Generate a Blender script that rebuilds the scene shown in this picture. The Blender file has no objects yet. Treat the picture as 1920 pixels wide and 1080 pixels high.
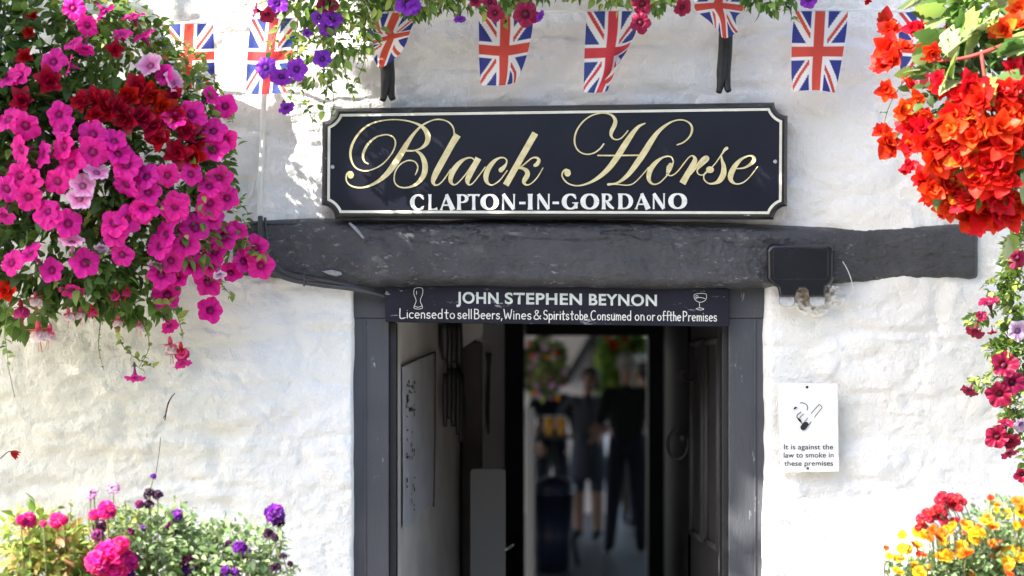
import bpy, bmesh, math, random
import numpy as np
from mathutils import Vector, Matrix, Quaternion
random.seed(7); RNG = np.random.default_rng(11)
R = math.radians
scene = bpy.context.scene
COL = scene.collection

# ---------------------------------------------------------------- camera, world, sun
S0, CD, ZC, PY0 = 725.0, 6.0, 1.6, 695.0
def P(px, py, Y=0.0):
    s = S0*CD/(CD+Y)
    return Vector(((px-960)/s, Y, ZC+(PY0-py)/s))
cam = bpy.data.objects.new('camera', bpy.data.cameras.new('camera')); COL.objects.link(cam)
cam.location = (0, -CD, ZC); cam.rotation_euler = (R(90), 0, 0)
cam.data.sensor_width = 36; cam.data.lens = 36*CD*S0/1920
cam.data.shift_y = (PY0-540)/1920
cam.data.clip_start = .1; cam.data.clip_end = 500
cam.data.dof.use_dof = True; cam.data.dof.focus_distance = 5.96; cam.data.dof.aperture_fstop = 3.0
scene.camera = cam
SUN = Vector((-.60, -.42, .66)).normalized()
w = bpy.data.worlds.new('World'); scene.world = w; w.use_nodes = True
nt = w.node_tree; bg = nt.nodes['Background']
sky = nt.nodes.new('ShaderNodeTexSky'); sky.sky_type = 'NISHITA'; sky.sun_disc = False
sky.sun_elevation = math.asin(SUN.z); sky.sun_rotation = math.atan2(SUN.x, SUN.y) % (2*math.pi)
sky.air_density = 1.0; sky.dust_density = 2.0; sky.ozone_density = 0.6
nt.links.new(sky.outputs[0], bg.inputs[0]); bg.inputs[1].default_value = 0.15
sl = bpy.data.lights.new('sun', 'SUN'); sl.energy = 4.9; sl.angle = R(.53); sl.color = (1, .95, .86)
so = bpy.data.objects.new('sun', sl); COL.objects.link(so)
so.rotation_euler = SUN.to_track_quat('Z', 'Y').to_euler()
scene.view_settings.view_transform = 'Standard'; scene.view_settings.look = 'None'
scene.view_settings.exposure = 1.9; scene.view_settings.gamma = 1

# ---------------------------------------------------------------- materials
def nodes(name):
    m = bpy.data.materials.new(name); m.use_nodes = True
    n = m.node_tree.nodes; return m, n, m.node_tree.links, n['Principled BSDF']
def ramp(n, l, src, stops):
    r = n.new('ShaderNodeValToRGB'); l.new(src, r.inputs[0])
    e = r.color_ramp.elements
    e[0].position, e[0].color = stops[0][0], (*stops[0][1], 1)
    e[1].position, e[1].color = stops[-1][0], (*stops[-1][1], 1)
    for p, c in stops[1:-1]:
        k = e.new(p); k.color = (*c, 1)
    return r
def tex(n, l, scale, detail=4, rough=.55, vec=None, stretch=None, kind='ShaderNodeTexNoise'):
    t = n.new(kind); t.inputs['Scale'].default_value = scale
    if 'Detail' in t.inputs: t.inputs['Detail'].default_value = detail
    if 'Roughness' in t.inputs: t.inputs['Roughness'].default_value = rough
    g = n.new('ShaderNodeNewGeometry')
    if stretch:
        mp = n.new('ShaderNodeMapping'); mp.inputs['Scale'].default_value = stretch
        l.new(g.outputs['Position'], mp.inputs[0]); l.new(mp.outputs[0], t.inputs['Vector'])
    else: l.new(g.outputs['Position'], t.inputs['Vector'])
    return t
def mat(name, c1, c2=None, rough=.5, scale=20, bump=0., bscale=60, metal=0., spec=.5, stretch=None, lo=.35, hi=.65):
    m, n, l, b = nodes(name)
    b.inputs['Base Color'].default_value = (*c1, 1); b.inputs['Roughness'].default_value = rough
    b.inputs['Metallic'].default_value = metal; b.inputs['Specular IOR Level'].default_value = spec
    if c2:
        t = tex(n, l, scale, stretch=stretch); r = ramp(n, l, t.outputs[0], [(lo, c1), (hi, c2)])
        l.new(r.outputs[0], b.inputs['Base Color'])
    if bump:
        t = tex(n, l, bscale, 6, .6, stretch=stretch); bp = n.new('ShaderNodeBump')
        bp.inputs['Strength'].default_value = bump; bp.inputs['Distance'].default_value = .004
        l.new(t.outputs[0], bp.inputs['Height']); l.new(bp.outputs[0], b.inputs['Normal'])
    return m
def petal_mat(name, rough=.55, trans=.35, vary=.12, bump=0):
    """reads the vertex colour 'Col'; part of the light passes through"""
    m, n, l, b = nodes(name)
    a = n.new('ShaderNodeVertexColor'); a.layer_name = 'Col'
    oi = n.new('ShaderNodeObjectInfo'); hv = n.new('ShaderNodeHueSaturation')
    mr = n.new('ShaderNodeMapRange'); mr.inputs['To Min'].default_value = 1-vary; mr.inputs['To Max'].default_value = 1+vary
    l.new(oi.outputs['Random'], mr.inputs[0]); l.new(mr.outputs[0], hv.inputs['Value'])
    mh = n.new('ShaderNodeMapRange'); mh.inputs['To Min'].default_value = .49; mh.inputs['To Max'].default_value = .51
    l.new(oi.outputs['Random'], mh.inputs[0]); l.new(mh.outputs[0], hv.inputs['Hue'])
    l.new(a.outputs[0], hv.inputs['Color'])
    l.new(hv.outputs[0], b.inputs['Base Color']); b.inputs['Roughness'].default_value = rough
    b.inputs['Specular IOR Level'].default_value = .3
    tr = n.new('ShaderNodeBsdfTranslucent'); l.new(hv.outputs[0], tr.inputs[0])
    mx = n.new('ShaderNodeMixShader'); mx.inputs[0].default_value = trans
    l.new(b.outputs[0], mx.inputs[1]); l.new(tr.outputs[0], mx.inputs[2])
    l.new(mx.outputs[0], n['Material Output'].inputs[0])
    return m
M = {}
M['petal'] = petal_mat('petal', .5, .38)
M['leaf'] = petal_mat('leaf', .42, .35, .05)
M['cloth_flag'] = petal_mat('flag_cloth', .6, .3, .0)
M['stained'] = petal_mat('stained_plaster', .85, .0, .0)
M['stem'] = mat('green_stem', (.12, .17, .05), (.2, .16, .07), .6)
# whitewashed render
m, n, l, b = nodes('whitewash')
t1 = tex(n, l, 2.2, 5, .6); r1 = ramp(n, l, t1.outputs[0], [(.3, (.76, .735, .66)), (.52, (.80, .795, .78)), (.75, (.81, .81, .815))])
g = n.new('ShaderNodeNewGeometry'); sx = n.new('ShaderNodeSeparateXYZ'); l.new(g.outputs['Position'], sx.inputs[0])
# cream tint low on the left, warm bounced light painted into the colour
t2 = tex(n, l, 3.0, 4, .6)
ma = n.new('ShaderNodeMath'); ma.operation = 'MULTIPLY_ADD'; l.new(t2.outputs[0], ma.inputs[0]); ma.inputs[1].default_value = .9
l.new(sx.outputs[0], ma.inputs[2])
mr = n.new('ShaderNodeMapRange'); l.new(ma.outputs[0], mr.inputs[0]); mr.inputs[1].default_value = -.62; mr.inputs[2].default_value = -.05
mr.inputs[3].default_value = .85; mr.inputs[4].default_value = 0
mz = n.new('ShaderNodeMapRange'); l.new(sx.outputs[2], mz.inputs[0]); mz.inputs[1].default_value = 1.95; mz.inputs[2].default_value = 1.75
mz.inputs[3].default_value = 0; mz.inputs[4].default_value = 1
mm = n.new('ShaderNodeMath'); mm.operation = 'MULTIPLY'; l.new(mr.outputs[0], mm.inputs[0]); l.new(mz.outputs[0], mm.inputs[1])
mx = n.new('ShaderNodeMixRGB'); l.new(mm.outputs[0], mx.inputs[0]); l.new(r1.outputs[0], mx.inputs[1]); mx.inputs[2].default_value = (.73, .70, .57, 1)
t3 = tex(n, l, 55, 5, .7); r3 = ramp(n, l, t3.outputs[0], [(.64, (1, 1, 1)), (.74, (.80, .77, .68))])
m2 = n.new('ShaderNodeMixRGB'); m2.blend_type = 'MULTIPLY'; m2.inputs[0].default_value = .5
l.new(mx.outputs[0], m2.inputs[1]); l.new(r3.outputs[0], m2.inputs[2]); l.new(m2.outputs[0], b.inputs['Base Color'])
b.inputs['Roughness'].default_value = .75; b.inputs['Specular IOR Level'].default_value = .3
bA = tex(n, l, 26, 7, .62, stretch=(1, 1, 1.5)); bB = tex(n, l, 150, 3, .6, stretch=(1.4, 1, .6))
ad = n.new('ShaderNodeMath'); ad.operation = 'MULTIPLY_ADD'; l.new(bB.outputs[0], ad.inputs[0]); ad.inputs[1].default_value = .4; l.new(bA.outputs[0], ad.inputs[2])
bp = n.new('ShaderNodeBump'); bp.inputs['Strength'].default_value = .85; bp.inputs['Distance'].default_value = .009
rd = tex(n, l, 9, 6, .5, stretch=(1, 1, 1.6)); rd.noise_type = 'RIDGED_MULTIFRACTAL'; rd.normalize = True; rd.inputs['Distortion'].default_value = .6
b2 = n.new('ShaderNodeBump'); b2.inputs['Strength'].default_value = .8; b2.inputs['Distance'].default_value = .006; b2.invert = False
l.new(rd.outputs[0], b2.inputs['Height']); l.new(b2.outputs[0], bp.inputs['Normal'])
l.new(ad.outputs[0], bp.inputs['Height']); l.new(bp.outputs[0], b.inputs['Normal'])
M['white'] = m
# thick gloss paint on the beam
m, n, l, b = nodes('beam_paint')
t1 = tex(n, l, 9, 5, .6); r1 = ramp(n, l, t1.outputs[0], [(.35, (.034, .035, .041)), (.65, (.056, .057, .065))])
t2 = tex(n, l, 60, 6, .75, stretch=(.6, 1, 1.2)); r2 = ramp(n, l, t2.outputs[0], [(.57, (0, 0, 0)), (.66, (1, 1, 1))])
t4 = tex(n, l, 5, 3, .5); r4 = ramp(n, l, t4.outputs[0], [(.44, (0, 0, 0)), (.58, (1, 1, 1))])
mu = n.new('ShaderNodeMath'); mu.operation = 'MULTIPLY'; l.new(r2.outputs[0], mu.inputs[0]); l.new(r4.outputs[0], mu.inputs[1])
mx = n.new('ShaderNodeMixRGB'); l.new(mu.outputs[0], mx.inputs[0]); l.new(r1.outputs[0], mx.inputs[1]); mx.inputs[2].default_value = (.21, .22, .25, 1)
l.new(mx.outputs[0], b.inputs['Base Color']); b.inputs['Roughness'].default_value = .27
t3 = tex(n, l, 45, 8, .7, stretch=(.7, 1, 1)); bp = n.new('ShaderNodeBump'); bp.inputs['Strength'].default_value = 1.0; bp.inputs['Distance'].default_value = .011
l.new(t3.outputs[0], bp.inputs['Height']); l.new(bp.outputs[0], b.inputs['Normal'])
M['beam'] = m
def chipped(name, base, base2, chip, rough, thr=.68, sc=70, stretch=(1, 1, .25), bump=.45):
    m, n, l, b = nodes(name)
    t1 = tex(n, l, 6, 4); r1 = ramp(n, l, t1.outputs[0], [(.35, base), (.65, base2)])
    t2 = tex(n, l, sc, 6, .75, stretch=stretch); r2 = ramp(n, l, t2.outputs[0], [(thr, (0, 0, 0)), (thr+.04, (1, 1, 1))])
    mx = n.new('ShaderNodeMixRGB'); l.new(r2.outputs[0], mx.inputs[0]); l.new(r1.outputs[0], mx.inputs[1]); mx.inputs[2].default_value = (*chip, 1)
    l.new(mx.outputs[0], b.inputs['Base Color']); b.inputs['Roughness'].default_value = rough
    t3 = tex(n, l, 90, 5, .65, stretch=stretch); bp = n.new('ShaderNodeBump'); bp.inputs['Strength'].default_value = bump; bp.inputs['Distance'].default_value = .004
    l.new(t3.outputs[0], bp.inputs['Height']); l.new(bp.outputs[0], b.inputs['Normal'])
    return m
M['frame'] = chipped('frame_paint', (.050, .052, .061), (.064, .066, .077), (.30, .31, .33), .42, .635, 50)
M['board'] = chipped('board_paint', (.008, .008, .014), (.014, .014, .024), (.26, .26, .28), .45, .62, 60, (.3, 1, 1.3))
M['board'].node_tree.nodes['Principled BSDF'].inputs['Specular IOR Level'].default_value = .2
M['signpanel'] = mat('sign_panel', (.006, .006, .011), (.010, .010, .018), .28, 7)
M['signedge'] = chipped('sign_edge', (.010, .010, .013), (.016, .015, .018), (.42, .38, .36), .3, .65, 60, (.35, 1, 1))
M['cream'] = mat('cream_line', (.70, .69, .60), (.60, .58, .48), .45, 30)
M['gold'] = mat('gold_leaf', (.74, .65, .38), (.60, .50, .24), .4, 45, .2, 90, .2)
M['whitepaint'] = mat('white_lettering', (.74, .74, .70), (.62, .62, .58), .5, 60)
M['greenwhite'] = mat('pale_lettering', (.60, .64, .60), (.48, .52, .48), .5, 60)
M['enamel'] = mat('white_enamel', (.78, .775, .75), (.74, .735, .71), .35, 8)
M['ink'] = mat('black_ink', (.03, .03, .035), None, .95, spec=.1)
M['inkgrey'] = mat('grey_ink', (.035, .035, .04), None, .95, spec=.1)
M['rust'] = mat('rusty_screw', (.16, .08, .04), (.05, .03, .02), .7, 200)
M['screw'] = mat('screw_head', (.45, .45, .44), None, .4, metal=.7)
M['blackplastic'] = mat('black_plastic', (.009, .0095, .012), (.013, .0135, .017), .26, 14, .1, 300)
M['lens'] = mat('frosted_lens', (.36, .38, .40), (.50, .52, .54), .15, 60)
M['cable'] = mat('black_cable', (.03, .03, .035), (.05, .05, .055), .45, 40)
M['cablewhite'] = mat('painted_cable', (.74, .74, .73), (.68, .67, .64), .6, 40)
M['tar'] = mat('black_rubber', (.006, .006, .006), (.014, .013, .013), .5, 60, .5, 80)
M['damp'] = mat('bare_plaster', (.40, .31, .24), (.66, .61, .55), .85, 60, .6, 90)
M['twig'] = mat('dry_twig', (.07, .04, .03), None, .8)
M['chip'] = mat('paint_chip', (.30, .31, .33), (.22, .22, .24), .5, 90)
M['string'] = mat('white_string', (.75, .75, .73), None, .7)
M['wicker'] = mat('wicker', (.16, .10, .05), (.08, .05, .03), .8, 60)
M['iron'] = mat('black_iron', (.02, .02, .02), None, .5)
M['wood'] = mat('planter_wood', (.14, .09, .05), (.09, .055, .03), .7, 12, .4, 50, stretch=(1, 1, .2))
M['soil'] = mat('soil', (.03, .02, .012), None, .9)
M['paving'] = mat('paving', (.26, .25, .23), (.18, .175, .165), .8, 3, .4, 30)
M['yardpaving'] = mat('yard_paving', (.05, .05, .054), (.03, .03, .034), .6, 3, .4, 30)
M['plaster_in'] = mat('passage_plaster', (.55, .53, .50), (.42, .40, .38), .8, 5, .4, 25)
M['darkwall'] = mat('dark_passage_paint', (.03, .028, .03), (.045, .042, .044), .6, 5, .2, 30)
M['brownpost'] = mat('brown_post', (.06, .045, .042), (.045, .034, .03), .6, 8)
M['blackpaint'] = mat('black_door_paint', (.010, .010, .011), (.016, .016, .018), .5, 10, .2, 40)
M['greyboard'] = mat('grey_board', (.17, .17, .17), (.16, .16, .16), .6, 5)
M['paper'] = mat('notice_paper', (.46, .46, .49), (.38, .38, .41), .6, 9)
M['bark'] = mat('bark', (.10, .075, .05), (.05, .04, .03), .9, 20, .8, 40)
M['roofing'] = mat('roof_board', (.08, .07, .06), (.05, .045, .04), .8, 4)
M['skin'] = mat('skin', (.46, .28, .21), (.42, .25, .18), .55, 30)
M['blacktop'] = mat('black_cotton', (.010, .010, .012), None, .9)
M['darktrousers'] = mat('navy_trousers', (.014, .015, .03), None, .9)
M['greytop'] = mat('grey_print_top', (.09, .10, .125), (.045, .05, .07), .85, 60)
M['greyskirt'] = mat('grey_skirt', (.07, .085, .11), (.045, .05, .07), .85, 50)
M['redtop'] = mat('dark_red_top', (.22, .015, .03), None, .85)
M['hairgrey'] = mat('grey_hair', (.42, .40, .39), (.32, .30, .29), .7, 90)
M['hairdark'] = mat('dark_hair', (.035, .025, .02), None, .6)
M['binblue'] = mat('blue_bin', (.010, .013, .030), (.013, .017, .036), .4, 8)
M['beer'] = mat('amber_beer', (.75, .33, .02), None, .2)
M['beer'].node_tree.nodes['Principled BSDF'].inputs['Transmission Weight'].default_value = .3
M['yardwhite'] = mat('yard_whitewash', (.84, .80, .82), (.78, .74, .77), .8, 2, .4, 20)
M['globe'] = mat('white_globe', (.8, .85, .85), None, .3)

# ---------------------------------------------------------------- mesh helpers
class MB:
    def __init__(s): s.V = []; s.F = []; s.C = []; s.n = 0
    def add(s, V, F, C=None):
        V = np.asarray(V, float).reshape(-1, 3)
        s.V.append(V); s.F += [tuple(i+s.n for i in f) for f in F]
        C = np.ones((len(V), 3))*.5 if C is None else np.broadcast_to(np.asarray(C, float), (len(V), 3))
        s.C.append(C); s.n += len(V)
    def each(s, name, m, parent):
        """every add() becomes a part of its own"""
        st = 0; fi = 0
        for V, C in zip(s.V, s.C):
            k = MB(); k.V = [V]; k.C = [C]; k.n = len(V); k.F = []
            while fi < len(s.F) and s.F[fi][0] < st+len(V): k.F.append(tuple(i-st for i in s.F[fi])); fi += 1
            k.build(name, m, parent); st += len(V)
    def build(s, name, m, parent=None, smooth=True, col=False, world=True):
        me = bpy.data.meshes.new(name)
        V = np.concatenate(s.V) if s.V else np.zeros((0, 3))
        me.from_pydata(V.tolist(), [], s.F)
        if col:
            a = me.color_attributes.new('Col', 'FLOAT_COLOR', 'POINT')
            C = np.concatenate(s.C); C4 = np.ones((len(C), 4), np.float32); C4[:, :3] = C
            a.data.foreach_set('color', C4.ravel())
        if smooth: me.polygons.foreach_set('use_smooth', [True]*len(me.polygons))
        ms = m if isinstance(m, list) else [m]
        for x in ms: me.materials.append(x)
        o = bpy.data.objects.new(name, me); COL.objects.link(o)
        if parent is not None:
            o.parent = parent
            if world: o.location = -parent_world(parent)
        return o
def parent_world(p):
    v = Vector(p.location)
    q = p.parent
    while q: v = v+Vector(q.location); q = q.parent
    return v
def tag(o, label=None, cat=None, group=None, kind=None):
    if label: o['label'] = label
    if cat: o['category'] = cat
    if group: o['group'] = group
    if kind: o['kind'] = kind
    return o
def thing(name, loc, label, cat, group=None):
    o = bpy.data.objects.new(name, None); o.empty_display_size = .1; COL.objects.link(o); o.location = loc
    return tag(o, label, cat, group)
def box(mb, x0, x1, y0, y1, z0, z1):
    V = [(x, y, z) for x in (x0, x1) for y in (y0, y1) for z in (z0, z1)]
    mb.add(V, [(0, 1, 3, 2), (4, 6, 7, 5), (0, 4, 5, 1), (2, 3, 7, 6), (0, 2, 6, 4), (1, 5, 7, 3)])
def bevel(o, w=.004, seg=2):
    bm = bmesh.new(); bm.from_mesh(o.data)
    bmesh.ops.recalc_face_normals(bm, faces=bm.faces)
    bmesh.ops.bevel(bm, geom=[e for e in bm.edges if e.is_manifold and e.calc_face_angle(0) > .6], offset=w, segments=seg, affect='EDGES', profile=.6)
    bm.to_mesh(o.data); bm.free()
    for p in o.data.polygons: p.use_smooth = False
    return o
def boxo(name, b, m, parent=None, bev=.004):
    mb = MB(); box(mb, *b); o = mb.build(name, m, parent, smooth=False)
    return bevel(o, bev) if bev else o
def prism(mb, pts, y0, y1, C=None):
    """outline pts [(x,z)...] counter-clockwise seen from the front, extruded from y0 (front) to y1"""
    k = len(pts)
    V = [(x, y0, z) for x, z in pts]+[(x, y1, z) for x, z in pts]
    F = [tuple(range(k)), tuple(range(2*k-1, k-1, -1))]+[(i, i+k, (i+1) % k+k, (i+1) % k) for i in range(k)]
    mb.add(V, F, C)
def cr(pts, per=8):
    """Catmull-Rom through the rows of pts"""
    p = np.asarray(pts, float); q = np.vstack([2*p[0]-p[1], p, 2*p[-1]-p[-2]]); out = []
    for i in range(len(p)-1):
        a, b, c, d = q[i:i+4]
        for t in np.linspace(0, 1, per, endpoint=False):
            out.append(.5*((2*b)+(c-a)*t+(2*a-5*b+4*c-d)*t*t+(3*b-a-3*c+d)*t**3))
    out.append(p[-1]); return np.array(out)
def tube(mb, pts, rad, n=6, C=None, per=0):
    p = np.array([tuple(q) for q in pts], float)
    r = np.ones(len(p))*rad if np.isscalar(rad) else np.asarray(rad, float)
    if per:
        q = cr(np.hstack([p, r[:, None]]), per); p, r = q[:, :3], np.maximum(q[:, 3], 1e-4)
    T = np.gradient(p, axis=0); T /= np.linalg.norm(T, axis=1)[:, None]+1e-9
    u = np.cross(T[0], (0.3, .9, .2)); u /= np.linalg.norm(u)
    V = []; th = np.linspace(0, 2*np.pi, n, endpoint=False)
    for i in range(len(p)):
        u = u-T[i]*np.dot(u, T[i]); u /= np.linalg.norm(u)+1e-9; v = np.cross(T[i], u)
        V.append(p[i]+r[i]*(np.cos(th)[:, None]*u+np.sin(th)[:, None]*v))
    F = [(i*n+j, i*n+(j+1) % n, (i+1)*n+(j+1) % n, (i+1)*n+j) for i in range(len(p)-1) for j in range(n)]
    F += [tuple(range(n-1, -1, -1)), tuple(range((len(p)-1)*n, len(p)*n))]
    mb.add(np.concatenate(V), F, C)
def lathe(mb, prof, c, n=24, axis=None, C=None):
    """prof [(r, h)...] about +Z at c (or about axis)"""
    th = np.linspace(0, 2*np.pi, n, endpoint=False); V = []
    for r, h in prof: V.append(np.stack([r*np.cos(th), r*np.sin(th), np.full(n, h)], 1))
    V = np.concatenate(V)
    if axis is not None:
        Rm = np.array(Vector(axis).to_track_quat('Z', 'Y').to_matrix()); V = V@Rm.T
    V = V+np.array(tuple(c))
    F = [(i*n+j, i*n+(j+1) % n, (i+1)*n+(j+1) % n, (i+1)*n+j) for i in range(len(prof)-1) for j in range(n)]
    if prof[0][0] > 1e-5: F.append(tuple(range(n-1, -1, -1)))
    if prof[-1][0] > 1e-5: F.append(tuple(range((len(prof)-1)*n, len(prof)*n)))
    mb.add(V, F, C)
def ball(mb, c, r, n=12, C=None, sc=(1, 1, 1)):
    V = []; F = []; m_ = n//2
    for i in range(m_+1):
        a = math.pi*i/m_
        for j in range(n): V.append((c[0]+sc[0]*r*math.sin(a)*math.cos(2*math.pi*j/n), c[1]+sc[1]*r*math.sin(a)*math.sin(2*math.pi*j/n), c[2]+sc[2]*r*math.cos(a)))
    for i in range(m_):
        for j in range(n): F.append((i*n+j, (i+1)*n+j, (i+1)*n+(j+1) % n, i*n+(j+1) % n))
    mb.add(V, F, C)
# numpy noise
def hsh(i, j, s):
    v = (i*374761393+j*668265263+s*1442695041) & 0xffffffff
    v = ((v ^ (v >> 13))*1274126177) & 0xffffffff
    return ((v ^ (v >> 16)) & 0xffff)/65535.
def vn(x, y, s=0):
    x = np.asarray(x, float); y = np.asarray(y, float)
    i = np.floor(x).astype(np.int64); j = np.floor(y).astype(np.int64); fx = x-i; fy = y-j
    fx = fx*fx*fx*(fx*(fx*6-15)+10); fy = fy*fy*fy*(fy*(fy*6-15)+10)
    return (hsh(i, j, s)*(1-fx)+hsh(i+1, j, s)*fx)*(1-fy)+(hsh(i, j+1, s)*(1-fx)+hsh(i+1, j+1, s)*fx)*fy
def fbm(x, y, s=0, o=4):
    a = .5; t = 0; k = 0
    for q in range(o): t = t+a*vn(x*2**q+q*17.3, y*2**q+q*9.1, s+q); k += a; a *= .5
    return t/k-.5
def worley(x, y, s=0):
    i = np.floor(x).astype(np.int64); j = np.floor(y).astype(np.int64)
    f1 = np.full(x.shape, 9.); f2 = np.full(x.shape, 9.); idn = np.zeros(x.shape)
    for a in (-1, 0, 1):
        for b in (-1, 0, 1):
            cx = i+a+.15+.7*hsh(i+a, j+b, s); cy = j+b+.2+.6*hsh(i+a, j+b, s+5)
            d = np.maximum(abs(x-cx), abs(y-cy)*1.05)*.6+np.hypot(x-cx, y-cy)*.4
            n1 = d < f1; f2 = np.where(n1, f1, np.minimum(f2, d)); idn = np.where(n1, hsh(i+a, j+b, s+9), idn); f1 = np.where(n1, d, f1)
    return f1, f2, idn
def sstep(a, b, x):
    t = np.clip((x-a)/(b-a), 0, 1); return t*t*(3-2*t)

# ---------------------------------------------------------------- ground
mb = MB(); mb.add([(-60, -60, 0), (60, -60, 0), (60, .3, 0), (-60, .3, 0)], [(0, 1, 2, 3)])
tag(mb.build('pavement', M['paving'], smooth=False), kind='structure')
mb = MB(); mb.add([(-60, .3, 0), (60, .3, 0), (60, 90, 0), (-60, 90, 0)], [(0, 1, 2, 3)])
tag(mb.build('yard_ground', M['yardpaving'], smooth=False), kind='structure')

# ---------------------------------------------------------------- the whitewashed house wall
HL, HR, HT = (666-960)/S0, (1428-960)/S0, ZC+(PY0-535)/S0
def axis_lines(lo, hi, flo, fhi, fine, coarse, exact):
    a = list(np.arange(lo, flo, coarse))+list(np.arange(flo, fhi, fine))+list(np.arange(fhi, hi+1e-6, coarse))
    for e in exact:
        a = [v for v in a if abs(v-e) > fine*.6]+[e]
    return np.array(sorted(a))
gx = axis_lines(-4, 4, -1.42, 1.42, .0055, .06, [HL, HR]); gz = axis_lines(0, 4.5, 1.0, 2.62, .0055, .06, [HT])
X, Z = np.meshgrid(gx, gz)
wx = X+.05*fbm(X*3, Z*3, 3, 3); wz = Z+.05*fbm(X*3, Z*3, 8, 3)
f1, f2, idn = worley(wx/.26, wz/.13, 4)
edge = sstep(0, .30, f2-f1)
H = .0055*(edge-.5)+.008*(idn-.5)*edge+.030*fbm(X*2.2, Z*3.2, 21, 3)+.013*fbm(X*9, Z*14, 31, 4)+.0045*fbm(X*38, Z*50, 41, 3)
# rougher, more broken stonework above the sign
up = sstep(2.24, 2.34, Z)*sstep(-.4, -.2, X)*(1-sstep(.3, .55, X))
H = H+up*(.024*fbm(X*8, Z*22, 51, 4)+.012*np.abs(fbm(X*16, Z*40, 52, 3)))
# left: horizontal ledges
lf = (1-sstep(-.75, -.55, X))*(1-sstep(1.6, 1.85, Z))
led = fbm(X*3.5, Z*16, 61, 3)
H = H+lf*.028*np.sign(led)*np.abs(led)**.8
for sc_c, am, sd_ in ((7, .0036, 201), (17, .0020, 205), (34, .0012, 209)):
    cf_ = fbm(X*sc_c+2*fbm(X*5, Z*5, sd_+1, 2), Z*sc_c*1.5, sd_, 3)
    H = H+am*np.clip(cf_*5, -.6, .6)-am*.9*np.exp(-(cf_/.022)**2)
H = np.clip(H, -.03, .034)
below = Z < HT+.012
dL = np.where(X <= HL+1e-6, HL-X, 9); dR = np.where(X >= HR-1e-6, X-HR, 9)
rL = np.clip(1-dL/.014, 0, 1); rR = np.clip(1-dR/.030, 0, 1)
back = np.where(below, .012*rL**2+.030*rR**2.2, 0)
Yw = -H+back
Yw = np.where(below & ((dL < 1e-4) | (dR < 1e-4)), .10, Yw)
ix = np.where(np.abs(X-HL) < .05)
Xw = X+np.where(np.abs(X-HL) < .012, .004*fbm(Z*9, X*0, 71, 3), 0)*1.5+np.where((np.abs(X-HR) < .012), .008*fbm(Z*9, X*0, 72, 3), 0)*1.5
V = np.stack([Xw, Yw, Z], -1).reshape(-1, 3); nx, nz = len(gx), len(gz)
cx = (gx[:-1]+gx[1:])/2; cz = (gz[:-1]+gz[1:])/2
keep = ~((cx[None, :] > HL) & (cx[None, :] < HR) & (cz[:, None] < HT))
jj, ii = np.nonzero(keep); q = jj*nx+ii
F = np.stack([q, q+1, q+nx+1, q+nx], 1)
me = bpy.data.meshes.new('house_wall')
me.vertices.add(len(V)); me.vertices.foreach_set('co', V.ravel())
me.loops.add(F.size); me.loops.foreach_set('vertex_index', F.ravel().astype(np.int32))
me.polygons.add(len(F)); me.polygons.foreach_set('loop_start', np.arange(0, F.size, 4, dtype=np.int32))
me.polygons.foreach_set('use_smooth', np.ones(len(F), bool)); me.update(calc_edges=True); me.validate()
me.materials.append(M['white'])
HW = thing('house_wall', (0, 0, 0), 'rough whitewashed stone wall of the pub around the doorway', 'wall')
face = bpy.data.objects.new('wall_face', me); COL.objects.link(face); face.parent = HW
mb = MB()   # the mass of the wall behind its face
box(mb, -4, HL-.02, .11, .45, 0, 4.5); box(mb, HR+.02, 4, .11, .45, 0, 4.5); box(mb, HL-.02, HR+.02, .11, .45, HT+.01, 4.5)
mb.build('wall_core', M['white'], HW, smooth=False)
mb = MB(); box(mb, -4.2, 4.2, -.30, 6.2, 4.5, 4.62)
mb.build('eaves', M['roofing'], HW, smooth=False)

# ---------------------------------------------------------------- painted beam
BM = thing('lintel_beam', P(1140, 475), 'thickly painted dark grey beam across the wall above the doorway', 'beam')
top = np.array([(436, 415), (480, 411), (600, 409), (720, 412), (900, 410), (1100, 410), (1250, 414), (1440, 421), (1600, 424), (1700, 421), (1790, 419), (1834, 422)], float)
bot = np.array([(436, 517), (505, 523), (560, 529), (640, 537), (725, 541), (850, 537), (1000, 540), (1150, 542), (1260, 543), (1430, 541), (1500, 537), (1600, 532), (1700, 526), (1790, 524), (1834, 524)], float)
prt = np.array([(436, .020), (520, .026), (640, .06), (760, .072), (1100, .07), (1400, .066), (1480, .045), (1600, .026), (1834, .022)], float)
NX, NT = 700, 70; us = np.linspace(436, 1834, NX); ts = np.linspace(0, 1, NT)
U, T = np.meshgrid(us, ts)
tp = np.interp(U, top[:, 0], top[:, 1])+3.0*fbm(U/60, U*0, 81, 4); bt = np.interp(U, bot[:, 0], bot[:, 1])+5*fbm(U/28, U*0, 82, 4)
pr = np.interp(U, prt[:, 0], prt[:, 1])
endr = np.minimum((U-436)/14, (1834-U)/10).clip(0, 1); en = np.sqrt(1-(1-endr)**2)
mid = (tp+bt)/2; hh = (bt-tp)/2*(.86+.14*en)
tt = 2*T-1
prof_ = (1-np.abs(tt)**7)**.6
Yb = .02-(pr+.02)*prof_*(.25+.75*en)
mask = sstep(0, .2, 1-np.abs(tt))*en
crag = sstep(1080, 1160, U)*(1-sstep(1330, 1420, U))*sstep(.45, .05, T)
Yb = np.minimum(.02, Yb-mask*(.020*fbm(U/110, T*2.2, 91, 4)+.008*fbm(U/25, T*6, 92, 3)+.0045*fbm(U/9, T*16, 94, 3)-.010*np.exp(-(fbm(U/90, T*5, 95, 3)/.02)**2)*sstep(.5, .1, T)*sstep(.03, .14, T)*(U < 1450)+.03*crag*np.abs(fbm(U/40, T*7, 93, 4))))
PYb = mid+tt*hh
sc = S0*CD/(CD+Yb)
V = np.stack([(U-960)/sc, Yb, ZC+(PY0-PYb)/sc], -1).reshape(-1, 3)
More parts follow.
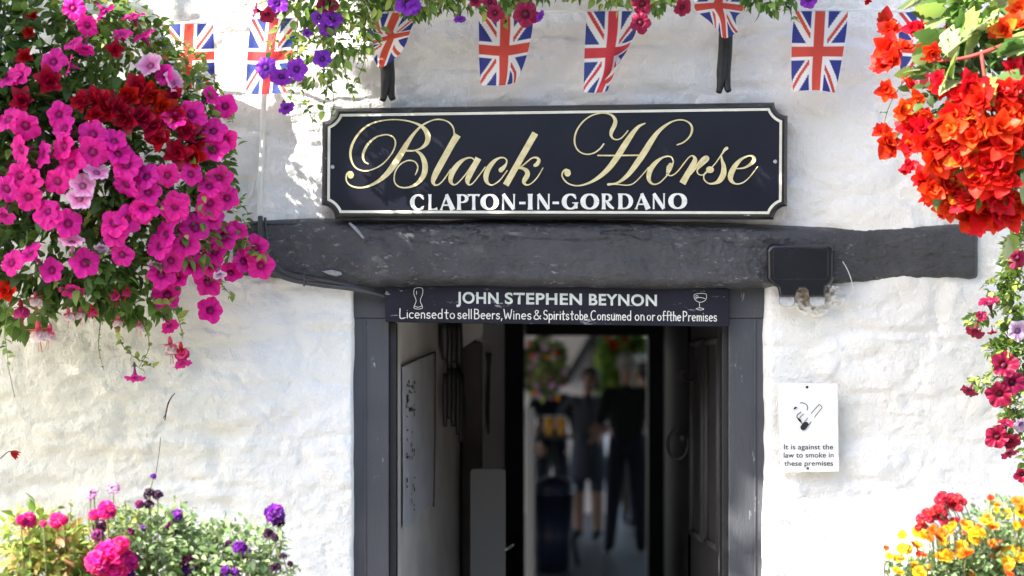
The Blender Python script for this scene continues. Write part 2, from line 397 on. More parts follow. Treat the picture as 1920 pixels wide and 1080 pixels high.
mb = MB(); mb.add(V, [(j*NX+i, (j+1)*NX+i, (j+1)*NX+i+1, j*NX+i+1) for j in range(NT-1) for i in range(NX-1)])
mb.build('beam_body', M['beam'], BM)
mb = MB()
tube(mb, [P(655, 418, -.076), P(668, 430, -.079), P(682, 447, -.078)], [.003, .0045, .003], 6, per=3)
mb.build('paint_drip', M['chip'], BM)
mb = MB(); prism(mb, [tuple(P(x, y, -.05).xz) for x, y in [(604, 509), (622, 506), (640, 510), (642, 515), (630, 518), (615, 514)]][::-1], -.058, -.03)
mb.build('paint_chip', M['chip'], BM)

# ---------------------------------------------------------------- door frame and licence board
DF = thing('door_frame', P(1045, 1080, .05), 'dark grey painted wooden door frame with two flat posts', 'door frame')
DF.location.z = 0
def fx(px, Y): return (px-960)/(S0*CD/(CD+Y))
def fz(py, Y): return ZC+(PY0-py)/(S0*CD/(CD+Y))
yf = .030
boxo('post', (fx(660, yf), fx(729, yf), yf, yf+.11, 0, fz(596, yf)), M['frame'], DF, .004)
boxo('post', (fx(1366, yf), fx(1452, yf), yf, yf+.11, 0, fz(596, yf)), M['frame'], DF, .004)
boxo('door_stop', (fx(729.5, yf+.02), fx(743, yf+.02), yf+.022, yf+.10, 0, fz(604, yf)), M['blackpaint'], DF, .003)
boxo('door_stop', (fx(1354, yf+.02), fx(1365.3, yf+.02), yf+.022, yf+.10, 0, fz(604, yf)), M['blackpaint'], DF, .003)
boxo('header', (fx(660, yf), fx(1452, yf), yf-.006, yf+.10, fz(597.5, yf)+.002, fz(520, yf)), M['frame'], DF, .004)
boxo('bead', (fx(683, yf), fx(686, yf), yf-.004, yf, 0, fz(600, yf)), M['frame'], DF, .001)
boxo('bead', (fx(1414, yf), fx(1417, yf), yf-.004, yf, 0, fz(600, yf)), M['frame'], DF, .001)
yb = -.012
LB = thing('licence_board', P(1045, 600, yb), 'black licensee board with hand-painted white writing over the doorway', 'sign')
mb = MB()
pts = [(722, 603.5), (900, 606), (1100, 609), (1368, 612.5), (1369, 540), (1100, 532), (722, 532)]
prism(mb, [tuple(P(x, y, yb).xz) for x, y in pts], yb, .022); bevel(mb.build('board', M['board'], LB, smooth=False), .003)

# ribbons (painted strokes)
def ribbon(mb, pts, wid, Y, conv, round_=True, per=8, flat=False):
    p = np.array(pts, float); wv = np.array(wid, float)*np.ones(len(p))
    if not flat:
        q = cr(np.hstack([p, wv[:, None]]), per); p, wv = q[:, :2], np.maximum(q[:, 2], 1e-3)
    T = np.gradient(p, axis=0); T /= np.linalg.norm(T, axis=1)[:, None]+1e-9
    N = np.stack([-T[:, 1], T[:, 0]], 1)
    Lp = p+N*wv[:, None]/2; Rp = p-N*wv[:, None]/2
    out = []; k = len(p)
    for a in list(Lp)+list(Rp): out.append(conv(a[0], a[1], Y))
    F = [(i, i+1, k+i+1, k+i) for i in range(k-1)]
    mb.add([tuple(v) for v in out], F)
    if round_:
        for c, rr in ((p[0], wv[0]/2), (p[-1], wv[-1]/2)):
            mb.add([tuple(conv(c[0]+rr*math.cos(a), c[1]+rr*math.sin(a), Y-.00012)) for a in np.linspace(0, 2*math.pi, 14, endpoint=False)], [tuple(range(13, -1, -1))])
def disc(mb, x, y, rx, ry, Y, conv, n=18):
    mb.add([tuple(conv(x+rx*math.cos(a), y+ry*math.sin(a), Y)) for a in np.linspace(0, 2*math.pi, n, endpoint=False)], [tuple(range(n-1, -1, -1))])
class Lay:
    def __init__(s, Y): s.Y = Y
    def __call__(s): s.Y -= .00025; return s.Y
def text_mesh(txt, x0, x1, ybase0, ybase1, caph, Y, parent, m, name, offset=0., shear=0.):
    """default font scaled to run from x0 to x1 (target pixels) on a slightly sloping base line"""
    c = bpy.data.curves.new(name, 'FONT'); c.body = txt; c.size = 1; c.offset = offset; c.fill_mode = 'FRONT'; c.space_character = 1+3.2*offset
    o = bpy.data.objects.new(name, c); COL.objects.link(o)
    dg = bpy.context.evaluated_depsgraph_get(); me = bpy.data.meshes.new_from_object(o.evaluated_get(dg))
    bpy.data.objects.remove(o)
    co = np.array([v.co[:] for v in me.vertices]); a, b = co[:, 0].min(), co[:, 0].max()
    for v in me.vertices:
        u = (v.co.x-a)/(b-a); px = x0+u*(x1-x0); py = ybase0+(ybase1-ybase0)*u-v.co.y/.70*caph
        v.co = P(px, py, Y)
    me.materials.clear(); me.materials.append(m)
    r = bpy.data.objects.new(name, me); COL.objects.link(r); r.parent = parent; r.location = -parent_world(parent); return r
k2 = 2.8235
def c7(x, y): return 720+x/k2, 530+y/k2
for wrd, a, b in (('JOHN', 383, 607), ('STEPHEN', 640, 1048), ('BEYNON', 1085, 1445)):
    pa, pb = c7(a, 0)[0], c7(b, 0)[0]
    text_mesh(wrd, pa, pb, 568+(pa-850)*.014, 568+(pb-850)*.014, 20.5, yb-.0012, LB, M['greenwhite'], 'name_lettering', .026)
# stroke alphabet for the handwritten line (x-height 1, ascender 1.7)
def arc(cx, cy, rx, ry, a0, a1, n=9): return [(cx+rx*math.cos(R(a)), cy+ry*math.sin(R(a))) for a in np.linspace(a0, a1, n)]
GL = {
 'L': (.9, [[(0, 1.75), (.02, 0), (.85, .05)]]), 'i': (.22, [[(.1, 1), (.1, 0)], [(.1, 1.38), (.1, 1.44)]]),
 'c': (.72, [arc(.4, .5, .38, .5, 50, 310)]), 'e': (.8, [[(.06, .5), (.74, .58)]+arc(.4, .5, .36, .5, 20, 310)]),
 'n': (.75, [[(.08, 1), (.08, 0)], [(.08, .6)]+arc(.36, .65, .27, .35, 140, 0)+[(.64, 0)]]),
 's': (.66, [arc(.33, .76, .26, .25, 30, 250)+arc(.31, .24, .28, .25, 70, -160)]),
 'd': (.8, [arc(.38, .48, .34, .48, 0, 360, 12), [(.72, 1.75), (.72, 0)]]), 't': (.62, [[(.3, 1.6), (.28, .1), (.5, 0)], [(0, 1.05), (.6, 1.08)]]),
 'o': (.8, [arc(.4, .5, .34, .48, 90, 450, 12)]), 'l': (.2, [[(.1, 1.75), (.1, 0)]]),
 'B': (1.0, [[(.05, 1.8), (.05, 0)], [(.05, 1.78)]+arc(.35, 1.38, .42, .4, 90, -90)+[(.1, .98)], [(.1, .98)]+arc(.4, .48, .5, .5, 90, -90)+[(.05, 0)]]),
 'r': (.6, [[(.1, 1), (.1, 0)], [(.1, .6), (.3, .95), (.56, .95)]]), ',': (.3, [[(.16, .1), (.06, -.3)]]), '.': (.3, [[(.1, .05), (.12, .02)]]),
 'W': (1.35, [[(0, 1.8), (.32, 0), (.66, 1.2), (1.0, 0), (1.32, 1.8)]]),
 '&': (1.2, [[(1.1, .1), (.3, 1.2), (.35, 1.6), (.62, 1.65), (.75, 1.35), (.15, .6), (.1, .2), (.4, 0), (.8, .15), (1.1, .7)]]),
 'S': (.85, [arc(.42, 1.3, .36, .42, 40, 250)+arc(.4, .45, .38, .45, 70, -160)]),
 'p': (.8, [[(.08, 1), (.08, -.6)], arc(.42, .5, .34, .48, 180, -180, 12)]), 'b': (.8, [[(.08, 1.7), (.08, 0)], arc(.42, .48, .34, .46, 180, -180, 12)]),
 'C': (1.1, [arc(.6, .85, .56, .88, 55, 305)]), 'u': (.75, [[(.08, 1), (.1, .3)]+arc(.36, .3, .26, .3, 190, 340)+[(.64, .4)], [(.66, 1), (.68, 0)]]),
 'm': (1.1, [[(.08, 1), (.08, 0)], [(.08, .6)]+arc(.32, .65, .22, .33, 140, 0)+[(.54, 0)], [(.54, .6)]+arc(.78, .65, .22, .33, 140, 0)+[(1.0, 0)]]),
 'f': (.55, [arc(.42, 1.5, .2, .26, 50, 180)+[(.22, 0)], [(0, .95), (.52, .98)]]), 'h': (.75, [[(.08, 1.7), (.08, 0)], [(.08, .6)]+arc(.36, .65, .27, .35, 140, 0)+[(.64, 0)]]),
 'P': (.9, [[(.06, 1.8), (.06, 0)], [(.06, 1.75)]+arc(.35, 1.3, .46, .45, 90, -90)+[(.06, .88)]]),
}
mb = MB(); ly = Lay(yb-.0008); rn = random.Random(3)
for wrd, a, b in (('Licensed', 85, 310), ('to', 321, 375), ('sell', 390, 465), ('Beers,', 478, 628), ('Wines', 635, 780), ('&', 792, 832), ('Spirits', 845, 980), ('to', 988, 1030), ('be.', 1036, 1090), ('Consumed', 1095, 1308), ('on', 1328, 1380), ('or', 1392, 1435), ('off', 1447, 1510), ('the', 1512, 1572), ('Premises', 1583, 1762)):
    tot = sum(GL[c][0]+.22 for c in wrd)-.22; xs = a; sx_ = (b-a)/tot
    for c in wrd:
        gw, st = GL[c]
        for s_ in st:
            q = []
            for (u, v) in s_:
                x = xs+u*sx_; y = 186+x*.010-v*28+rn.uniform(-.6, .6); q.append(c7(x, y))
            if len(q) == 2: q = [q[0], ((q[0][0]+q[1][0])/2, (q[0][1]+q[1][1])/2), q[1]]
            ribbon(mb, q, 1.8, ly(), P, per=3)
        xs += (gw+.22)*sx_
        ly.Y = yb-.0008-(rn.random()*.0006)
mb.build('licence_lettering', M['whitepaint'], LB, smooth=False)
mb = MB(); ly = Lay(yb-.0008)
def c7s(L): return [c7(x, y) for x, y in L]
for L in ([(160, 32), (158, 60), (170, 95), (160, 125), (160, 135), (182, 140), (202, 135), (202, 122), (192, 95), (204, 60), (204, 32), (182, 26), (160, 32)], [(162, 124), (182, 130), (202, 122)], [(172, 45), (172, 62)], None,
          [(1642, 62), (1645, 88), (1672, 104), (1702, 92), (1706, 62), (1674, 57), (1642, 62)], [(1670, 104), (1671, 132)], [(1652, 138), (1672, 133), (1694, 140), (1672, 145), (1652, 138)], [(1652, 68), (1662, 70), (1660, 80), (1652, 78), (1652, 68)], [(1648, 84), (1672, 78), (1700, 84)]):
    if L is None: mb.build('pint_drawing', M['whitepaint'], LB, smooth=False); mb = MB(); continue
    ribbon(mb, c7s(L), .9, ly(), P, per=4)
mb.build('wine_glass_drawing', M['whitepaint'], LB, smooth=False)

# ---------------------------------------------------------------- the pub sign
ys = -.085
SG = thing('pub_sign', P(1040, 300, ys), 'black pub name sign with gold script lettering and scooped corners', 'sign')
def conv_s(x, y, Y): return P(x, y, Y)
def sign_outline(ins, n=8):
    """clockwise from top-left in picture space; scooped corners"""
    TL, TR, BR, BL = (604+ins, 203+ins), (1477-ins, 192+ins), (1476-ins, 412-ins), (603+ins, 410-ins)
    r0 = 25; r = r0+ins; b0 = math.asin(ins/r); out = []
    for (cx_, cy_), a0 in (((604, 203), 90), ((1477, 192), 180), ((1476, 412), 270), ((603, 410), 360)):
        for a in np.linspace(R(a0)-b0, R(a0-90)+b0, n): out.append((cx_+r*math.cos(a), cy_+r*math.sin(a)))
    return out
def ring(mb, A, B, ya, yb_):
    k = len(A); V = [tuple(P(x, y, ya)) for x, y in A]+[tuple(P(x, y, yb_)) for x, y in B]
    mb.add(V, [(i, (i+1) % k, (i+1) % k+k, i+k) for i in range(k)])
o0, o1, o2, o3, o4 = (sign_outline(v) for v in (0, 1.5, 6, 8.5, 10))
mb = MB(); ring(mb, o0, o0, -.02, ys+.014); ring(mb, o0, o1, ys+.014, ys+.006); ring(mb, o1, o2, ys+.006, ys-.003); ring(mb, o2, o3, ys-.003, ys-.004); ring(mb, o3, o4, ys-.004, ys+.001)
k = len(o0); mb.add([tuple(P(x, y, -.02)) for x, y in o0], [tuple(range(k))])
mb.build('moulded_edge', M['signedge'], SG, smooth=False)
mb = MB(); mb.add([tuple(P(x, y, ys)) for x, y in sign_outline(9)], [tuple(range(k))])
mb.build('panel', M['signpanel'], SG, smooth=False)
mb = MB(); ring(mb, sign_outline(10.5), sign_outline(15.5), ys-.0012, ys-.0012)
mb.build('border_line', M['cream'], SG, smooth=False)
mb = MB(); ly = Lay(ys-.0008)
def cA(L): return [(580+x/4, 180+y/4) for x, y in L]
def cB(L): return [(1020+x/4, 180+y/4) for x, y in L]
def strk(f, L, caps=True):
    ribbon(mb, f([(a, b) for a, b, c in L]), [c/4+.55 for a, b, c in L], ly(), conv_s, caps, 7)
strk(cA, [(330, 592, 8), (318, 572, 10), (296, 572, 12), (280, 592, 10), (277, 630, 8), (300, 665, 9), (350, 685, 9), (410, 685, 9), (470, 665, 16), (530, 630, 26), (590, 575, 38), (640, 508, 44), (690, 430, 42), (730, 362, 34), (780, 288, 20), (840, 225, 12), (910, 187, 8), (970, 175, 8), (1030, 188, 8), (1065, 215, 9), (1083, 250, 9), (1087, 300, 7)])
disc(mb, *cA([(310, 594)])[0], 5.6, 6.2, ly(), conv_s)
strk(cA, [(440, 508, 7), (415, 492, 10), (402, 455, 14), (412, 410, 18), (440, 360, 16), (490, 315, 12), (540, 295, 8), (590, 291, 8), (632, 312, 8), (646, 350, 9), (635, 400, 8), (605, 450, 7), (555, 505, 8), (500, 540, 8), (440, 560, 8), (390, 558, 8), (345, 535, 9), (318, 490, 13), (308, 430, 16), (320, 370, 17), (350, 310, 15), (400, 250, 13), (460, 210, 11), (530, 188, 8), (620, 177, 7), (700, 181, 7), (770, 195, 10), (830, 220, 18), (872, 258, 32), (890, 305, 38), (882, 348, 32), (855, 380, 20), (820, 400, 11), (775, 411, 9), (732, 410, 14)])
strk(cA, [(795, 408, 8), (835, 436, 22), (862, 490, 36), (868, 545, 40), (855, 598, 36), (820, 645, 26), (770, 677, 15), (710, 688, 9), (665, 676, 8), (640, 645, 8), (637, 600, 8), (650, 555, 8), (680, 515, 8), (720, 490, 7), (760, 483, 8), (795, 496, 8), (813, 528, 9), (808, 562, 8), (795, 590, 6)])
strk(cA, [(1112, 291, 52), (1075, 352, 46), (1020, 450, 46), (965, 550, 46), (937, 608, 40), (928, 645, 26), (945, 668, 12), (975, 660, 7), (1010, 625, 7), (1062, 548, 7)], False)
strk(cA, [(1240, 480, 8), (1212, 463, 8), (1170, 471, 14), (1128, 500, 28), (1088, 548, 38), (1064, 598, 36), (1060, 640, 26), (1080, 664, 11), (1110, 655, 7), (1170, 590, 7), (1228, 505, 7)])
strk(cA, [(1268, 466, 46), (1240, 520, 40), (1203, 590, 40), (1186, 635, 32), (1196, 664, 12), (1225, 655, 7), (1270, 600, 7), (1322, 530, 7)], False)
strk(cA, [(1437, 555, 34), (1458, 535, 26), (1478, 505, 11), (1478, 478, 8), (1455, 462, 8), (1420, 467, 13), (1382, 494, 26), (1345, 542, 36), (1326, 592, 38), (1328, 636, 28), (1350, 663, 12), (1380, 665, 7), (1430, 630, 7), (1484, 560, 6)])
strk(cA, [(1695, 278, 46), (1585, 470, 44), (1473, 668, 44)], False)
strk(cA, [(1566, 545, 6), (1600, 522, 8), (1640, 488, 8), (1670, 466, 9), (1703, 462, 13), (1722, 482, 22), (1708, 510, 28), (1692, 520, 22)])
strk(cA, [(1570, 541, 8), (1600, 543, 18), (1628, 560, 30), (1636, 590, 34), (1614, 630, 32), (1610, 652, 20), (1632, 667, 10), (1665, 655, 7), (1710, 610, 7), (1752, 540, 5)])
strk(cB, [(448, 360, 9), (420, 395, 9), (375, 427, 8), (320, 437, 8), (270, 420, 8), (238, 380, 9), (229, 325, 11), (245, 260, 10), (290, 195, 9), (350, 150, 8), (420, 129, 8), (475, 131, 9), (515, 150, 16), (535, 185, 26), (528, 222, 30), (508, 262, 28), (503, 295, 18), (520, 320, 9), (550, 327, 7), (580, 315, 7), (610, 285, 7), (629, 260, 7)])
strk(cB, [(758, 205, 6), (715, 225, 18), (680, 260, 28), (640, 315, 38), (590, 392, 44), (540, 470, 42), (480, 548, 36), (410, 610, 26), (330, 655, 13), (250, 673, 8), (180, 655, 8), (140, 612, 8), (138, 578, 10), (162, 553, 12), (190, 560, 12)])
disc(mb, *cB([(177, 578)])[0], 6, 6.5, ly(), conv_s)
strk(cB, [(405, 446, 9), (560, 446, 9), (716, 444, 9)])
strk(cB, [(1000, 366, 8), (1050, 345, 8), (1095, 300, 11), (1111, 245, 15), (1090, 202, 10), (1040, 180, 8), (980, 185, 9), (920, 215, 16), (860, 265, 26), (810, 330, 38), (760, 410, 44), (700, 500, 42), (640, 580, 32), (590, 627, 22), (540, 655, 12), (482, 663, 16)])
strk(cB, [(500, 660, 8), (560, 664, 6), (620, 669, 6), (670, 656, 6), (725, 605, 6), (785, 535, 6)])
strk(cB, [(970, 490, 8), (958, 462, 7), (930, 452, 8), (885, 464, 14), (838, 500, 28), (800, 550, 36), (785, 605, 32), (796, 645, 18), (828, 662, 9), (870, 648, 7), (920, 598, 7), (955, 545, 8), (971, 490, 8)])
strk(cB, [(948, 515, 26), (937, 540, 36), (922, 572, 10)])
strk(cB, [(915, 585, 6), (955, 597, 7), (1000, 568, 7), (1050, 505, 7), (1085, 462, 7), (1112, 448, 8), (1130, 465, 22), (1128, 495, 36), (1085, 572, 42), (1038, 656, 48)], False)
strk(cB, [(1100, 590, 6), (1140, 535, 18), (1180, 488, 28), (1215, 463, 32), (1224, 478, 22), (1180, 520, 18), (1150, 555, 10), (1158, 585, 7), (1190, 592, 6), (1230, 565, 6), (1285, 505, 6), (1330, 442, 8), (1355, 405, 18), (1370, 392, 22)])
strk(cB, [(1328, 440, 6), (1335, 480, 16), (1348, 530, 32), (1345, 585, 42), (1318, 632, 36), (1285, 652, 18), (1240, 657, 9), (1205, 632, 8), (1198, 598, 8), (1215, 572, 12)])
disc(mb, *cB([(1245, 553)])[0], 7.5, 6.5, ly(), conv_s)
strk(cB, [(1440, 545, 6), (1495, 540, 10), (1545, 515, 20), (1575, 480, 28), (1565, 453, 16), (1530, 450, 8), (1475, 478, 20), (1428, 532, 36), (1400, 595, 40), (1405, 635, 26), (1440, 659, 10), (1490, 650, 7), (1540, 610, 6), (1602, 530, 5)])
mb.build('gold_script_lettering', M['gold'], SG, smooth=False)
# flared capitals of the place name
def st(x, w_=.27, fl=.36): return ([(x, 0), (x, .12), (x, .5), (x, .88), (x, 1)], [fl, w_*1.02, w_*.94, w_*1.02, fl])
def el(cx_, cy_, rx, ry, a0, a1, thick, thin, n=22):
    pts = []; ws = []
    for a in np.linspace(R(a0), R(a1), n):
        pts.append((cx_+rx*math.cos(a), cy_+ry*math.sin(a))); ws.append(thin+(thick-thin)*abs(math.cos(a))**1.5)
    return (pts, ws)
Oo = [el(.5, .5, .38, .45, 0, 360, .29, .09, 30)]
SER = {'C': [el(.52, .5, .39, .45, 48, 312, .29, .10), ([(.78, .82), (.84, .66)], [.16, .05]), ([(.76, .16), (.86, .26)], [.1, .05])],
 'L': [st(.2), ([(.1, .05), (.6, .055), (.9, .1)], [.1, .11, .30])], 'A': [([(.08, 0), (.46, .98)], [.11, .1]), ([(.44, 1), (.62, .55), (.86, 0)], [.2, .27, .34]), ([(.2, .31), (.7, .31)], [.09, .09]), ([(0, .02), (.2, .02)], [.05, .05])],
 'P': [st(.22), el(.42, .72, .36, .235, 90, -90, .26, .09), ([(.2, .955), (.45, .955)], [.09, .09]), ([(.2, .485), (.45, .485)], [.09, .09])],
 'T': [st(.5), ([(.02, .90), (.15, .945), (.5, .945), (.85, .945), (.98, .90)], [.22, .12, .11, .12, .22])],
 'O': Oo, 'N': [([(.14, 0), (.14, .9)], [.13, .10]), ([(.14, .985), (.5, .5), (.86, .015)], [.24, .27, .24]), ([(.88, .05), (.88, .9), (.88, 1)], [.1, .11, .22])],
 '-': [([(.05, .42), (.95, .42)], [.16, .16])], 'I': [st(.5, .75, .95)],
 'G': [el(.52, .5, .39, .45, 48, 318, .29, .10), ([(.78, .82), (.84, .66)], [.16, .05]), ([(.84, .06), (.84, .4)], [.2, .2]), ([(.62, .42), (.99, .42)], [.07, .07])],
 'R': [st(.2), el(.40, .74, .32, .215, 90, -90, .25, .09), ([(.2, .955), (.42, .955)], [.09, .09]), ([(.2, .525), (.42, .525)], [.09, .09]), ([(.42, .52), (.66, .22), (.96, .04)], [.18, .25, .14])],
 'D': [st(.18), el(.42, .5, .44, .45, 90, -90, .28, .09), ([(.18, .95), (.45, .95)], [.09, .09]), ([(.18, .05), (.45, .05)], [.09, .09])]}
mb = MB(); ly = Lay(ys-.0008)
for i, (c, a, b) in enumerate([('C', 755, 862), ('L', 890, 972), ('A', 978, 1096), ('P', 1104, 1194), ('T', 1190, 1276), ('O', 1283, 1422), ('N', 1440, 1548), ('-', 1574, 1622), ('I', 1636, 1678), ('N', 1704, 1808), ('-', 1824, 1872), ('G', 1893, 2018), ('O', 2033, 2174), ('R', 2190, 2290), ('D', 2312, 2428), ('A', 2440, 2562), ('N', 2570, 2672), ('O', 2692, 2834)]):
    ly.Y = ys-.0008-(i % 2)*.002
    yb0 = 856-(a-757)*.0045; hgt = 118
    ext = []
    for pts, ws in SER[c]:
        vert = len(pts) > 6 or abs(pts[-1][1]-pts[0][1]) >= .05
        for (u, v), w_ in zip(pts, ws if not np.isscalar(ws) else [ws]*len(pts)): ext += [u-w_/2*vert, u+w_/2*vert]
    e0, e1 = min(ext), max(ext); a, b = a-e0*(b-a)/(e1-e0), a-e0*(b-a)/(e1-e0)+(b-a)/(e1-e0)
    for pts, ws in SER[c]:
        mn = (b-a)
        q = [(580+(a+u*mn)/4, 180+(yb0-v*hgt)/4) for u, v in pts]
        hor = abs(pts[-1][1]-pts[0][1]) < .05 and len(pts) < 7
        sc_ = hgt/4 if hor else ((mn/4) if c != 'I' else mn/4)
        
        if len(q) == 2: q = [q[0], ((q[0][0]+q[1][0])/2, (q[0][1]+q[1][1])/2), q[1]]; ws = [ws[0], (ws[0]+ws[1])/2, ws[1]]
        ribbon(mb, q, [v*sc_ for v in ws], ly(), conv_s, False, 5)
mb.build('white_lettering', M['whitepaint'], SG, smooth=False)
for x, y in ((623.5, 313), (1453.5, 303)):
    mb = MB(); lathe(mb, [(.0052, 0), (.0052, .002), (.003, .0035), (.0018, .0025)], P(x, y, ys+.0005), 14, axis=(0, -1, 0)); mb.build('screw', M['screw'], SG)

# ---------------------------------------------------------------- no-smoking notice
yn = -.040
NS = thing('smoking_notice', P(1515, 800, yn), 'white metal no-smoking notice with a cigarette drawing screwed to the right wall', 'notice')
mb = MB(); prism(mb, [tuple(P(x, y, yn).xz) for x, y in [(1464, 886), (1573, 884), (1571, 719), (1458, 718)]], yn, yn+.0025); bevel(mb.build('plate', M['enamel'], NS, smooth=False), .0008, 1)
text_mesh('It is against the', 1470, 1562, 842.5, 842.5, 9.6, yn-.0008, NS, M['inkgrey'], 'notice_lettering', .007)
text_mesh('law to smoke in', 1469.5, 1563, 858, 857.5, 9.6, yn-.0008, NS, M['inkgrey'], 'notice_lettering', .007)
text_mesh('these premises', 1470.5, 1562, 873.5, 873, 9.6, yn-.0008, NS, M['inkgrey'], 'notice_lettering', .008)
mb = MB(); ly = Lay(yn-.0008)
def c9(L): return [(1440+x/5.143, 690+y/5.143) for x, y in L]
for L, wd in (([(310, 338), (335, 336), (365, 350), (382, 375), (378, 405)], 1.3), ([(415, 440), (485, 360), (500, 355), (520, 378), (505, 402), (448, 475)], 1.1), ([(382, 484), (355, 515)], 1.1), ([(416, 517), (395, 545), (380, 560)], 1.1),
             ([(318, 424), (285, 450), (280, 475), (300, 500), (328, 535)], 1.4), ([(342, 444), (305, 480)], 1.2)):
    q = c9(L); q = [q[0], ((q[0][0]+q[1][0])/2, (q[0][1]+q[1][1])/2), q[1]] if len(q) == 2 else q
    ribbon(mb, q, wd, ly(), P, per=5)
ribbon(mb, c9([(285, 480), (305, 502), (324, 528)]), [1, 4.2, 1], ly(), P, False)
ribbon(mb, c9([(365, 540), (353, 556), (341, 574)]), [10.5, 11, 10], ly(), P, False, flat=True); disc(mb, *c9([(340, 574)])[0], 5.2, 5.2, ly(), P); disc(mb, *c9([(364, 542)])[0], 5.2, 4.6, ly(), P)
ribbon(mb, c9([(248, 400), (262, 385), (272, 372)]), [.8, 3.5, .6], ly(), P, False); ribbon(mb, c9([(262, 388), (272, 383), (282, 380)]), [2.5, 1.6, .6], ly(), P, False)
mb.build('cigarette_drawing', M['ink'], NS, smooth=False)
for x, y, mm_ in ((1513, 726, 'ink'), (1514.5, 878, 'rust')):
    mb = MB(); lathe(mb, [(.0035, 0), (.0035, .0015), (.0015, .003)], P(x, y, yn+.0005), 12, axis=(0, -1, 0)); mb.build('screw', M[mm_], NS)

# ---------------------------------------------------------------- twin wall lamp with its broken plaster
WL = thing('wall_lamp', P(1500, 510, -.05), 'black plastic twin wall lamp with two clear lenses at the beam end', 'lamp')
def rrect(x0, x1, y0, y1, r, n=5):
    out = []
    for cx_, cy_, a0 in ((x1-r, y0+r, -90), (x1-r, y1-r, 0), (x0+r, y1-r, 90), (x0+r, y0+r, 180)):
        for a in np.linspace(R(a0), R(a0+90), n): out.append((cx_+r*math.cos(a), cy_+r*math.sin(a)))
    return out
body = [(1448, 457), (1556, 458), (1562, 461), (1565, 468), (1564, 520), (1560, 530), (1549, 538), (1547, 557), (1518, 557), (1517, 546), (1511, 540), (1499, 540), (1492, 546), (1491, 557), (1461, 557), (1458, 540), (1446, 532), (1438, 522), (1437, 466), (1441, 460)]
def stack(name, levels, m, parent):
    """levels: [(outline px, Y)...] from back to front, capped"""
    mb = MB(); k = len(levels[0][0])
    V = [tuple(P(x, y, Y)) for L, Y in levels for x, y in L]
    F = [(a*k+i, a*k+(i+1) % k, (a+1)*k+(i+1) % k, (a+1)*k+i) for a in range(len(levels)-1) for i in range(k)]
    F.append(tuple(range((len(levels)-1)*k, len(levels)*k)))
    mb.add(V, F); o = mb.build(name, m, parent, smooth=False)
    bm = bmesh.new(); bm.from_mesh(o.data); bmesh.ops.recalc_face_normals(bm, faces=bm.faces); bm.to_mesh(o.data); bm.free(); return o
def shrink(L, f, fy=None):
    c = np.mean(L, axis=0); return [(c[0]+(x-c[0])*f, c[1]+(y-c[1])*(fy or f)) for x, y in L]
stack('housing', [(body, -.02), (body, -.085), (shrink(body, .985), -.095), (shrink(body, .95, .94), -.101), (shrink(body, .90, .89), -.103)], M['blackplastic'], WL)
lid = rrect(1449, 1553, 466, 524, 8); stack('cover', [(lid, -.100), (lid, -.1036), (shrink(lid, .985, .97), -.1046)], M['blackplastic'], WL)
for x0, x1 in ((1460, 1491), (1518, 1547)):
    L = rrect(x0, x1, 552, 575, 8); stack('lens', [(L, -.03), (L, -.075), (shrink(L, .85), -.088)], M['lens'], WL)
PD = thing('broken_plaster', P(1545, 560, -.03), 'brown crumbling plaster patch under and beside the black wall lamp', 'plaster patch')
gxn, gzn = 90, 60; gu, gv = np.meshgrid(np.linspace(1452, 1606, gxn), np.linspace(515, 602, gzn))
rr_ = np.hypot((gu-1530)/66, (gv-558)/38)+.35*fbm(gu/22, gv/22, 301, 4)
fade_ = 1-sstep(.72, 1.0, rr_)
Yp_ = .020-fade_*(.044+.009*fbm(gu/14, gv/12, 311, 4)+.010*fbm(gu/4, gv/4, 315, 3)-.014*sstep(.05, .2, fbm(gu/16, gv/16, 321, 3)))
br_ = (sstep(-.06, .14, fbm(gu/11, gv/13, 331, 4))*(1-sstep(.25, .75, rr_)))[..., None]
Cp_ = np.array((.79, .78, .76))*(1-br_)+np.array((.46, .36, .27))*br_
sp_ = S0*CD/(CD+Yp_); mb = MB()
mb.add(np.stack([(gu-960)/sp_, Yp_, ZC+(PY0-gv)/sp_], -1).reshape(-1, 3), [(j*gxn+i, (j+1)*gxn+i, (j+1)*gxn+i+1, j*gxn+i+1) for j in range(gzn-1) for i in range(gxn-1)], Cp_.reshape(-1, 3))
mb.build('plaster', M['stained'], PD, col=True)
mb = MB(); tube(mb, [P(1580, 490, -.055), P(1590, 508, -.05), P(1597, 528, -.045), P(1598, 545, -.04), P(1590, 562, -.034)], .0012, 5, per=4)
tag(mb.build('loose_wire', M['string']), 'thin pale loose wire beside the black wall lamp', 'wire')

# ---------------------------------------------------------------- cable on the wall
CB = thing('wall_cable', P(490, 300, -.03), 'cable running down the wall and along under the beam to the door frame', 'cable')
mb = MB(); tube(mb, [P(497, 150, -.034), P(493, 230, -.036), P(490, 300, -.034), P(487, 360, -.034), P(488, 408, -.034)], .0075, 8, per=5)
mb.build('painted_length', M['cablewhite'], CB)
mb = MB(); tube(mb, [P(488, 406, -.038), P(489, 440, -.044), P(494, 475, -.044), P(512, 508, -.045), P(545, 524, -.045), P(600, 534, -.048), P(660, 541, -.045), P(700, 550, -.02), P(735, 560, .01)], .0068, 8, per=6)
tube(mb, [P(497, 408, -.038), P(500, 445, -.042), P(507, 478, -.044), P(530, 508, -.045), P(575, 520, -.048), P(640, 532, -.052), P(700, 545, -.02)], .004, 6, per=6)
mb.build('black_length', M['cable'], CB)
mb = MB(); tube(mb, [P(570, 514, -.06), P(571, 524, -.062), P(570, 536, -.05)], .003, 6); mb.build('clip', M['cable'], CB)
mb = MB(); tube(mb, [P(477, 338, -.03), P(470, 362, -.032), P(455, 385, -.03), P(445, 402, -.03)], .0018, 5, per=4)
